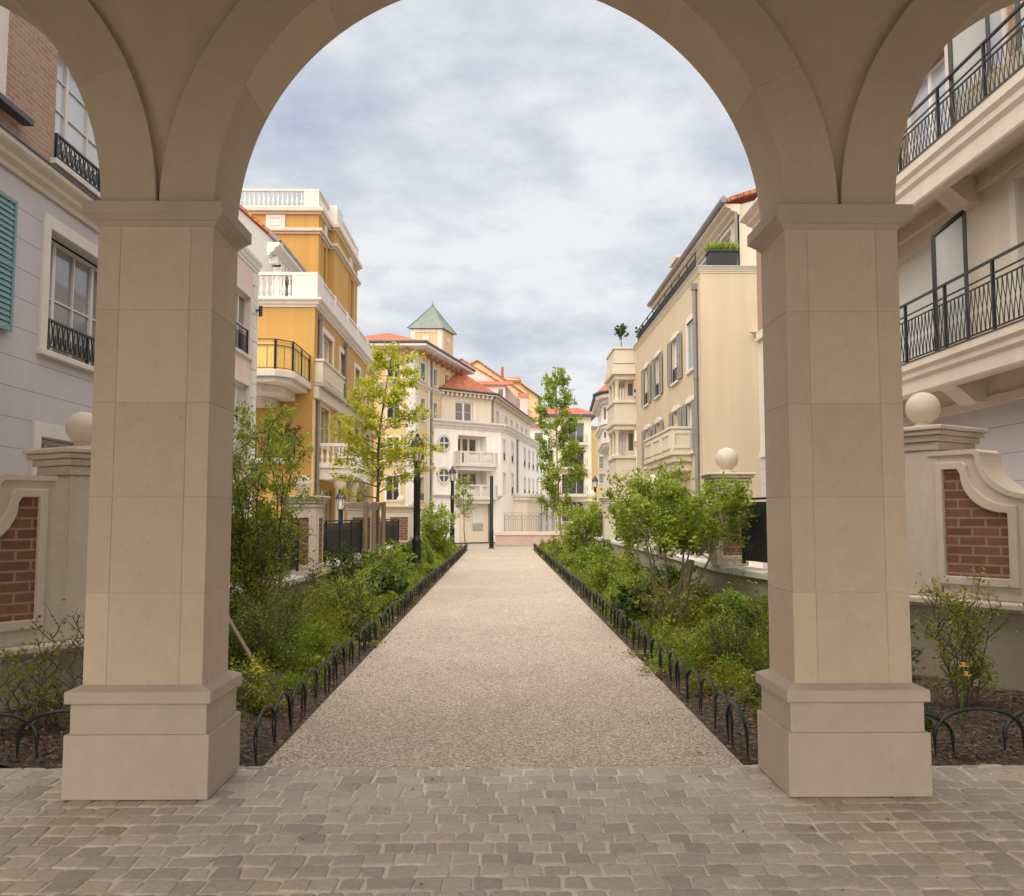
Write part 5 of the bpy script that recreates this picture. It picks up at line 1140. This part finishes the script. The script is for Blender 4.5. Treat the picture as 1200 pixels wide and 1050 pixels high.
m_ = MB(); m_.lathe((-.43, 45.2, -.1), [(.11, 0), (.11, 1.0), (.085, 1.06), (.085, 3.68), (.06, 3.74)], 14); m_.build('shaft', M['green_iron'], PO, smooth=True)
m_ = MB(); m_.lathe((-.43, 45.2, -.1), [(.16, 0), (.16, .1), (.12, .16)], 14); m_.build('foot', M['green_iron'], PO, smooth=True)

# ------------------------------------------------------------------ plants
def leaf_quads(C, s, rng, up=.5, asp=.5, outward=None, droop=0.):
    """C: (n,3) centres; returns verts and quads of folded pointed leaves"""
    n = len(C); C = np.asarray(C, float); s = np.asarray(s)*np.ones(n)
    a = rng.normal(0, 1, (n, 3)); a[:, 2] *= .55
    if outward is not None: a = a*.7+outward
    a[:, 2] -= droop
    a /= np.linalg.norm(a, axis=1, keepdims=True)
    nn = rng.normal(0, 1, (n, 3))*(1-up); nn[:, 2] += up*1.6
    b = np.cross(nn, a); b /= np.maximum(np.linalg.norm(b, axis=1, keepdims=True), 1e-6)
    nn = np.cross(a, b); fold = (s*rng.uniform(-.02, .18, n))[:, None]
    h = s[:, None]*.5; w = s[:, None]*asp*.5
    V = np.stack([C-a*h, C+b*w-a*h*.1+nn*fold, C+a*h-nn*fold*.5, C-b*w-a*h*.1+nn*fold], 1).reshape(-1, 3)
    F = np.arange(4*n).reshape(n, 4); return V, F
def curve_pts(p0, d, L_, n, rng, bend=.15, up=.0):
    P_ = [np.array(p0, float)]; d = np.array(d, float); d /= np.linalg.norm(d)
    for k in range(n):
        d = d+rng.normal(0, bend, 3)+np.array([0, 0, up]); d /= np.linalg.norm(d); P_.append(P_[-1]+d*L_/n)
    return P_
def plant(name, label, cat, loc, H, kind, leaves, leafmat_, lsize, seed, group=None, bark='bark', R_=1., stems=1, trunk=.05, lo=.3, nb=14, twig=.35, asp=.5, lean=(0, 0), spread=.3, flat=0., second=None, bare=0):
    """trunk or stems with branches and twigs; leaves sit along the twigs"""
    rng = np.random.RandomState(seed); t = thing(name, label, cat, loc, group); b = MB(); tips = []
    base = np.array(loc, float)
    ga = rng.uniform(0, 6)
    for k in range(stems):
        ang = 2*PI*k/stems+rng.uniform(-.4, .4); sp_ = spread*rng.uniform(.5, 1.1) if stems > 1 else 0
        d = np.array([math.cos(ang)*sp_+lean[0], math.sin(ang)*sp_+lean[1], 1.])
        h = H*(rng.uniform(.78, 1.0) if stems > 1 else 1.0)
        p0 = base+np.array([math.cos(ang), math.sin(ang), 0])*(.06 if stems > 1 else 0)+np.array([0, 0, -.08])
        st = curve_pts(p0, d, h*1.02, 9, rng, .05 if stems == 1 else .08, .03)
        r0 = trunk*rng.uniform(.8, 1.1)
        b.tube(st, r0, 7, r0*.22)
        st = np.array(st)
        for j in range(nb):
            f_ = lo+(1-lo)*(j+rng.uniform(0, .9))/nb; f_ = min(f_, .985)
            x = f_*9; i = int(x); p = st[i]+(st[min(i+1, 9)]-st[i])*(x-i)
            ga += 2.4+rng.uniform(-.5, .5)
            if kind == 'vase': Lb = R_*(.55+.6*f_)*rng.uniform(.6, 1.1); el = .9-.2*f_
            elif kind == 'layer': q_ = (f_-lo)/(1-lo); Lb = R_*(1.0-.62*q_**1.6)*(.62+.38*min(1, q_*4))*rng.uniform(.7, 1.15); el = .25+.4*q_
            elif kind == 'column': q_ = (f_-lo)/(1-lo); Lb = R_*(1.0-.55*abs(q_-.35)*1.4)*rng.uniform(.6, 1.1); el = .75
            elif kind == 'umbrella': Lb = R_*rng.uniform(.6, 1.1)*(1.2-.4*f_); el = .35
            else: q_ = f_; Lb = R_*math.sqrt(max(.05, 1-(2*q_-1)**2*.7))*rng.uniform(.65, 1.1); el = .5
            dr = (math.cos(ga)*math.cos(el), math.sin(ga)*math.cos(el), math.sin(el))
            br = curve_pts(p, dr, Lb, 5, rng, .12, -.03 if flat else .05)
            rb = max(.005, r0*(1-f_)*.45+.004); b.tube(br, rb, 5, .003, cap=False)
            br = np.array(br)
            m = max(3, int(Lb/.16))
            for z in range(m):
                fz = .25+.75*(z+rng.rand())/m; y_ = min(fz*5, 4.99); i2 = int(y_); q = br[i2]+(br[i2+1]-br[i2])*(y_-i2)
                ax = br[5]-br[0]; ax /= np.linalg.norm(ax); d2 = ax*.7+rng.normal(0, .55, 3)
                if flat: d2[2] *= flat
                tw = curve_pts(q, d2, twig*rng.uniform(.5, 1.2)*(1.1-.4*fz), 3, rng, .15)
                if rng.rand() < .6: b.tube(tw, .0035 if H < 4 else .006, 3, .0015, cap=False)
                for w_ in tw[1:]: tips.append(w_)
            tips.append(br[5])
    b.build('trunk' if stems == 1 else 'stems', M[bark], t, smooth=True)
    tips = np.array(tips); sel = rng.randint(0, len(tips), leaves); C = tips[sel]+rng.normal(0, twig*.16, (leaves, 3))*np.array([1, 1, .55 if flat else .9])
    C[:, 2] = np.maximum(C[:, 2], loc[2]+.05)
    s = lsize*rng.uniform(.55, 1.25, leaves)
    out = C-(base+np.array([0, 0, H*.4])); out /= np.linalg.norm(out, axis=1, keepdims=True)
    V, F = leaf_quads(C, s, rng, .55 if not flat else .75, asp, out*.6)
    mats = [L[leafmat_]]+([L[second]] if second else [])
    mi = (rng.rand(len(tips))[sel] < .3).astype(int) if second else None
    from_np('crown' if stems == 1 else 'foliage', V, F, mats, t, mi)
    return t
plant('shrub', 'tall airy shrub with small olive green leaves beside the left pier', 'shrub', (-3.0, 11.2, 0), 2.95, 'vase', 14500, 'shrub', .058, 11, 'shrubs in the garden beds', R_=.55, stems=10, trunk=.018, lo=.12, nb=12, twig=.28, spread=.17, second='fresh')
plant('young_tree', 'young golden leaved tree with layered branches tied between wooden stakes', 'tree', (-3.1, 22.3, 0), 5.65, 'layer', 9500, 'gold', .105, 22, 'young trees in the garden beds', R_=1.42, trunk=.06, lo=.36, nb=34, twig=.5, flat=.45, asp=.55)
plant('multi_stem_tree', 'small multi-stemmed tree with an umbrella of fresh green leaves beside the right garden wall', 'tree', (2.45, 12.8, 0), 2.3, 'umbrella', 14500, 'fresh', .072, 33, 'young trees in the garden beds', bark='palebark', R_=.74, stems=6, trunk=.028, lo=.6, lean=(.02, -.02), nb=10, twig=.34, spread=.36, second='shrub', asp=.55)
plant('slender_tree', 'tall slender tree with loose fresh green foliage on the right of the path end', 'tree', (2.62, 38, 0), 7.1, 'column', 10500, 'fresh', .13, 44, 'young trees in the garden beds', bark='palebark', R_=1.65, trunk=.055, lo=.2, nb=30, twig=.5, asp=.55)
plant('shrub', 'bushy light green shrub under the slender tree', 'shrub', (2.75, 29.5, 0), 2.1, 'round', 5200, 'fresh', .11, 55, 'shrubs in the garden beds', R_=.75, stems=7, trunk=.02, lo=.1, nb=10, twig=.35, spread=.3)
plant('shrub', 'rounded fresh green shrub between the two lamps on the left', 'shrub', (-2.35, 33, 0), 2.1, 'round', 4200, 'fresh', .11, 66, 'shrubs in the garden beds', R_=.7, stems=7, trunk=.018, lo=.12, nb=9, twig=.35, spread=.25)
plant('shrub', 'thin pale green sapling in front of the white house balconies', 'shrub', (-1.66, 43.4, 0), 3.3, 'column', 900, 'fresh', .12, 77, 'shrubs in the garden beds', R_=.6, trunk=.03, lo=.45, nb=16, twig=.4)
plant('shrub', 'compact leafy bush at the foot of the right pier, before the brick post', 'shrub', (3.0, 11.5, 0), .62, 'round', 5200, 'fresh', .052, 88, 'shrubs in the garden beds', R_=.32, stems=9, trunk=.008, lo=.35, nb=8, twig=.17, spread=.38, second='fern')
plant('shrub', 'dark green bush in the middle of the right bed near the small tree', 'shrub', (2.75, 14.6, 0), .8, 'round', 4600, 'dark', .055, 99, 'shrubs in the garden beds', R_=.34, stems=8, trunk=.008, lo=.2, nb=7, twig=.2, spread=.4, second='fern')
plant('shrub', 'mid green bush right of the path, just beyond the small multi-stemmed tree', 'shrub', (2.4, 22.5, 0), .9, 'round', 2600, 'fern', .08, 111, 'shrubs in the garden beds', R_=.5, stems=8, trunk=.01, lo=.15, nb=7, twig=.25, spread=.4, second='fresh')
plant('shrub', 'feathery dark green bush at the foot of the tall airy shrub', 'shrub', (-2.55, 9.6, 0), .8, 'round', 4200, 'fern', .04, 122, 'shrubs in the garden beds', R_=.36, stems=10, trunk=.007, lo=.12, nb=8, twig=.2, spread=.42, second='dark', asp=.28)
plant('shrub', 'leafy bush in front of the black railing panel left of the stakes', 'shrub', (-3.0, 17.5, 0), 1.05, 'round', 2200, 'dark', .075, 133, 'shrubs in the garden beds', R_=.45, stems=8, trunk=.008, lo=.2, nb=7, twig=.22, spread=.35)
plant('shrub', 'broad green bush behind the nearest lamp on the left', 'shrub', (-2.7, 26.0, 0), .9, 'round', 2600, 'fern', .09, 144, 'shrubs in the garden beds', R_=.5, stems=8, trunk=.01, lo=.15, nb=7, twig=.25, spread=.5, second='fresh')
plant('shrub', 'sparse leafy shrub with yellow blooms before the right wing wall', 'shrub', (3.9, 7.6, 0), 1.0, 'vase', 2200, 'olive', .042, 155, 'shrubs in the garden beds', R_=.34, stems=9, trunk=.007, lo=.2, nb=6, twig=.2, spread=.3)
plant('shrub', 'thin twiggy shrub at the outer end of the right wing wall', 'shrub', (4.5, 6.9, 0), 1.05, 'vase', 1800, 'shrub', .042, 166, 'shrubs in the garden beds', R_=.3, stems=8, trunk=.006, lo=.2, nb=6, twig=.2, spread=.26)
plant('shrub', 'small leafy shrub close behind the right pier', 'shrub', (3.15, 7.5, 0), .75, 'vase', 1100, 'dark', .05, 167, 'shrubs in the garden beds', R_=.26, stems=6, trunk=.006, lo=.2, nb=6, twig=.18, spread=.3)
plant('shrub', 'low olive shrub before the left wing wall', 'shrub', (-3.45, 6.9, 0), .62, 'vase', 900, 'olive', .042, 177, 'shrubs in the garden beds', R_=.24, stems=8, trunk=.006, lo=.1, nb=7, twig=.18, spread=.3)
plant('shrub', 'dry twiggy shrub with brown leaves close to the left pier', 'shrub', (-3.05, 7.0, 0), .95, 'vase', 260, 'dry', .04, 188, 'shrubs in the garden beds', R_=.26, stems=6, trunk=.006, lo=.3, nb=7, twig=.2, spread=.2)
plant('topiary', 'small round topiary tree on top of the loggia parapet', 'topiary', (6.4, 46.8, 10.47), 1.2, 'round', 900, 'dark', .12, 199, R_=.42, trunk=.03, lo=.45, nb=16, twig=.2)
plant('roof_plant', 'low round plant at the far end of the roof terrace railing', 'plant', (7.4, 45.6, 10.47), .9, 'round', 600, 'dark', .12, 210, R_=.4, stems=4, trunk=.02, lo=.2, nb=7, twig=.2)
plant('balcony_plant', 'dark green plant on the lower balcony of the yellow house', 'plant', (-7.9, 33.4, 3.8), 1.4, 'round', 700, 'dark', .12, 221, R_=.5, stems=4, trunk=.02, lo=.3, nb=8, twig=.25)
def grass_tuft(name, label, c, n, h, seed, mat, parent=None, wx=.4, wy=.2):
    rng = np.random.RandomState(seed); P_ = np.array(c)+np.stack([rng.uniform(-wx, wx, n), rng.uniform(-wy, wy, n), np.zeros(n)], 1)
    T = P_+np.stack([rng.normal(0, h*.35, n), rng.normal(0, h*.35, n), h*rng.uniform(.5, 1.1, n)], 1); w = np.stack([rng.normal(0, .012, n), rng.normal(0, .012, n), np.zeros(n)], 1)
    Mi = (P_+T)/2+np.array([0, 0, h*.15]); V = np.stack([P_-w, P_+w, Mi+w*1.1, T], 1).reshape(-1, 3); return from_np(name, V, np.arange(4*n).reshape(n, 4), [L[mat]], parent)
grass_tuft('grass', '', (8.1, 32.05, 11.2), 900, .38, 4, 'fresh', PL, .48, .26)
# ground cover: leafy clumps of several kinds, thinning out towards the arcade
def ground_cover(side, seed):
    rng = np.random.RandomState(seed); Vs, Fs, Ms = [], [], []; k = 0
    names = ['fern', 'olive', 'fresh', 'dark', 'shrub']
    xin = 1.80
    xout = 3.3
    n = 0; tot = 0
    ypos = 6.6
    for i in range(600):
        y = 6.7+37.5*rng.rand()**1.45
        x = xin+(xout-xin)*rng.rand()
        near = np.clip((y-7.2)/2.6, 0, 1)
        if rng.rand() > .16+.9*near: continue
        hgt = (.14+.36*near*rng.rand()**1.4+.16*(x-xin)/(xout-xin)*near)*rng.uniform(.6, 1.3); rad = rng.uniform(.11, .30)*(.6+.5*near)
        if x-xin < .25: hgt *= .75
        if rng.rand() < .10 and near > .8: hgt *= 1.6; rad *= .8
        mt = rng.choice(5, p=[.34, .24, .2, .12, .1]) if y < 20 else rng.choice(5, p=[.25, .25, .3, .1, .1])
        ls = (.034 if mt in (0, 1) else .045)*(1+max(0, y-10)*.035)*rng.uniform(.8, 1.25)
        m = int(min(480, 26*(rad*rad*PI*1.5+rad*hgt*4)/(ls*ls*.45)/26*1.15))
        u = rng.rand(m)**.5; th = rng.rand(m)*2*PI; ph = np.arccos(1-rng.rand(m)*1.0)
        C = np.stack([rad*u*np.sin(ph)*np.cos(th), rad*u*np.sin(ph)*np.sin(th), hgt*(.1+.95*u*np.cos(ph))], 1)+np.array([side*x, y, -.01])
        C += rng.normal(0, .02, C.shape)
        out = C-np.array([side*x, y, -.02]); out /= np.linalg.norm(out, axis=1, keepdims=True)
        V, F = leaf_quads(C, ls*rng.uniform(.6, 1.3, m), rng, .45, .3 if mt in (0,) else .5, out*.8)
        Vs.append(V); Fs.append(F+k); Ms.append(np.full(m, mt)); k += len(V); tot += m
    o = from_np('ground_cover', np.concatenate(Vs), np.concatenate(Fs), [L[n_] for n_ in names], None, np.concatenate(Ms), (side*2.5, 24, 0))
    return o
tag(ground_cover(-1, 3), 'low leafy ground cover filling the left bed beside the path', 'ground cover', kind='stuff')
tag(ground_cover(1, 8), 'low leafy ground cover filling the right bed beside the path', 'ground cover', kind='stuff')
# bark mulch chips on the bare soil close to the arcade
def chips():
    rng = np.random.RandomState(12); n = 15000
    x = rng.uniform(1.66, 5.2, n)*np.where(rng.rand(n) < .5, -1, 1); y = 5.97+rng.rand(n)**1.5*5.5
    C = np.stack([x, y, .012+rng.rand(n)*.02], 1); V, F = leaf_quads(C, .035*rng.uniform(.5, 1.5, n), rng, .7, .45)
    o = from_np('bark_mulch', V, F, [M['terracotta'], M['stake'], M['bark']], None, rng.choice(3, n, p=[.45, .2, .35]), (0, 8, 0)); return tag(o, 'brown bark mulch scattered over the soil behind the piers', 'mulch', kind='stuff')
chips()
# a few plants of other habits between them
for lb, x, y, H, k_, n, mt, ls, sd_, asp, st_, sp_ in (
    ('tall feathery yellow green plant in the left bed just beyond the leaning stake', -2.7, 10.6, .85, 'vase', 2600, 'olive', .045, 301, .22, 9, .3),
    ('upright plant with long narrow bright leaves midway along the left bed', -2.2, 13.0, .75, 'vase', 1500, 'fresh', .085, 302, .2, 10, .32),
    ('broad leaved low plant on the left bed edge before the lamp', -2.1, 16.5, .5, 'round', 700, 'dark', .12, 303, .7, 8, .6),
    ('loose light green bush in the left bed level with the wooden stakes', -2.3, 19.0, .95, 'round', 2200, 'fresh', .075, 304, .5, 8, .4),
    ('upright plant with long narrow leaves in the right bed before the dark bush', 2.15, 11.6, .6, 'vase', 1300, 'olive', .075, 305, .2, 10, .35),
    ('broad leaved dark plant beside the stems of the small multi-stemmed tree', 2.05, 13.2, .55, 'round', 800, 'dark', .11, 306, .7, 8, .5),
    ('airy pale green bush on the right bed edge beyond the small tree', 2.15, 18.3, .8, 'round', 1800, 'fresh', .07, 307, .5, 8, .4),
    ('tall thin stemmed plant against the right wall ledge', 3.1, 9.8, .9, 'vase', 700, 'shrub', .055, 308, .4, 7, .2)):
    plant('shrub', lb, 'shrub', (x, y, 0), H, k_, n, mt, ls, sd_, 'shrubs in the garden beds', R_=.38, stems=st_, trunk=.007, lo=.15, nb=7, twig=.2, spread=sp_, asp=asp)
# sprawling weeds at the path edge
for i, (x, y) in enumerate(((1.62, 10.4), (1.56, 9.2), (-1.58, 11.2))):
    plant('weed', ('yellowish weed creeping onto the right edge of the path, the farther one', 'yellowish weed creeping onto the right edge of the path, the nearer one', 'yellowish weed creeping onto the left edge of the path')[i], 'weed', (x, y, 0), .12, 'round', 150, 'olive', .04, 60+i, 'weeds creeping onto the path', R_=.09, stems=7, trunk=.004, lo=.2, nb=4, twig=.06, spread=2.2, flat=.3)
plant('shrub', 'low plant with yellow leaves on the bare soil beside the left pier', 'shrub', (-2.2, 7.7, 0), .4, 'vase', 500, 'gold', .042, 191, 'shrubs in the garden beds', R_=.2, stems=7, trunk=.005, lo=.15, nb=6, twig=.14, spread=.5, second='olive')
plant('shrub', 'fine leaved dark shrub standing just behind the right pier plinth', 'shrub', (2.35, 9.2, 0), .6, 'vase', 1500, 'dark', .035, 192, 'shrubs in the garden beds', R_=.25, stems=9, trunk=.005, lo=.15, nb=7, twig=.16, spread=.3, second='fern', asp=.3)
# fallen leaves and crumbs of soil along the path edges and on the setts
def litter():
    rng = np.random.RandomState(31); n = 420
    y = 6+rng.rand(n)**1.6*24; e = abs(rng.normal(0, .16, n)); x = np.where(rng.rand(n) < .5, -1.5+e, 1.55-e)
    k = 60; x[:k] = rng.uniform(-2.6, 2.6, k); y[:k] = rng.uniform(3.4, 6.2, k)
    C = np.stack([x, y, .004+rng.rand(n)*.004], 1); V, F = leaf_quads(C, .024*rng.uniform(.4, 1.5, n), rng, .96, .5)
    V[:, 2] = np.clip(V[:, 2], .002, .016)
    tag(from_np('leaf_litter', V, F, [L['dry'], M['terracotta'], L['olive']], None, rng.choice(3, n, p=[.4, .4, .2]), (0, 8, 0)), 'tiny fallen leaves and crumbs of soil along the path edges', 'leaf litter', kind='stuff')
litter()
# yellow flowers
def flower(x, y, h, label, n=3):
    t = thing('yellow_flower', label, 'flower', (x, y, 0), 'yellow flowers in the beds'); rng = np.random.RandomState(int(abs(x*y)*100))
    st = MB(); pe = MB()
    for k in range(n):
        a, b = x+rng.normal(0, .05), y+rng.normal(0, .04); z = h*rng.uniform(.8, 1.1)
        st.tube([(x, y, 0), ((a+x)/2, (b+y)/2, z*.55), (a, b, z)], .004, 4)
        for j in range(6):
            th = 2*PI*j/6; u_ = Vector((math.cos(th), math.sin(th), .25)); w_ = Vector((-math.sin(th), math.cos(th), 0)); c_ = Vector((a, b, z))
            pe.quad(c_, c_+u_*.025+w_*.013, c_+u_*.045, c_+u_*.025-w_*.013)
        pe.lathe((a, b, z), [(.008, 0), (.014, .02), (.016, .035)], 6)
    st.build('stem', L['fern'], t); pe.build('petals', M['petal'], t)
flower(2.45, 10.0, .34, 'yellow flowers low in the right bed left of the pier', 4)
flower(3.55, 7.0, .42, 'yellow flowers behind the right pier before the wing wall', 2)
flower(3.2, 6.75, .25, 'single yellow flower low beside the right pier hoops', 1)
flower(-2.1, 7.9, .3, 'yellow flowers right of the left pier', 2)
# stakes
def stake(p0, p1, r, label, group=None):
    m_ = MB(); m_.tube([p0, tuple((Vector(p0)+Vector(p1))/2), p1], r, 8, r*.92); o = m_.build('wooden_stake', M['stake'], None, bevel=.004)
    return tag(o, label, 'stake', group)
for dx, dy in ((-.2, -.15), (.02, -.28), (.2, .1)): stake((-3.1+dx, 22.3+dy, -.1), (-3.1+dx, 22.3+dy, 1.95), .062, 'upright weathered wooden stake supporting the golden tree', 'upright stakes round the golden tree')
stake((-2.22, 8.8, -.05), (-3.05, 9.35, .98), .021, 'thin wooden stake leaning beside the left pier')
stake((2.42, 12.5, -.1), (2.62, 12.3, 1.0), .05, 'broken grey stake leaning through the stems of the small tree')
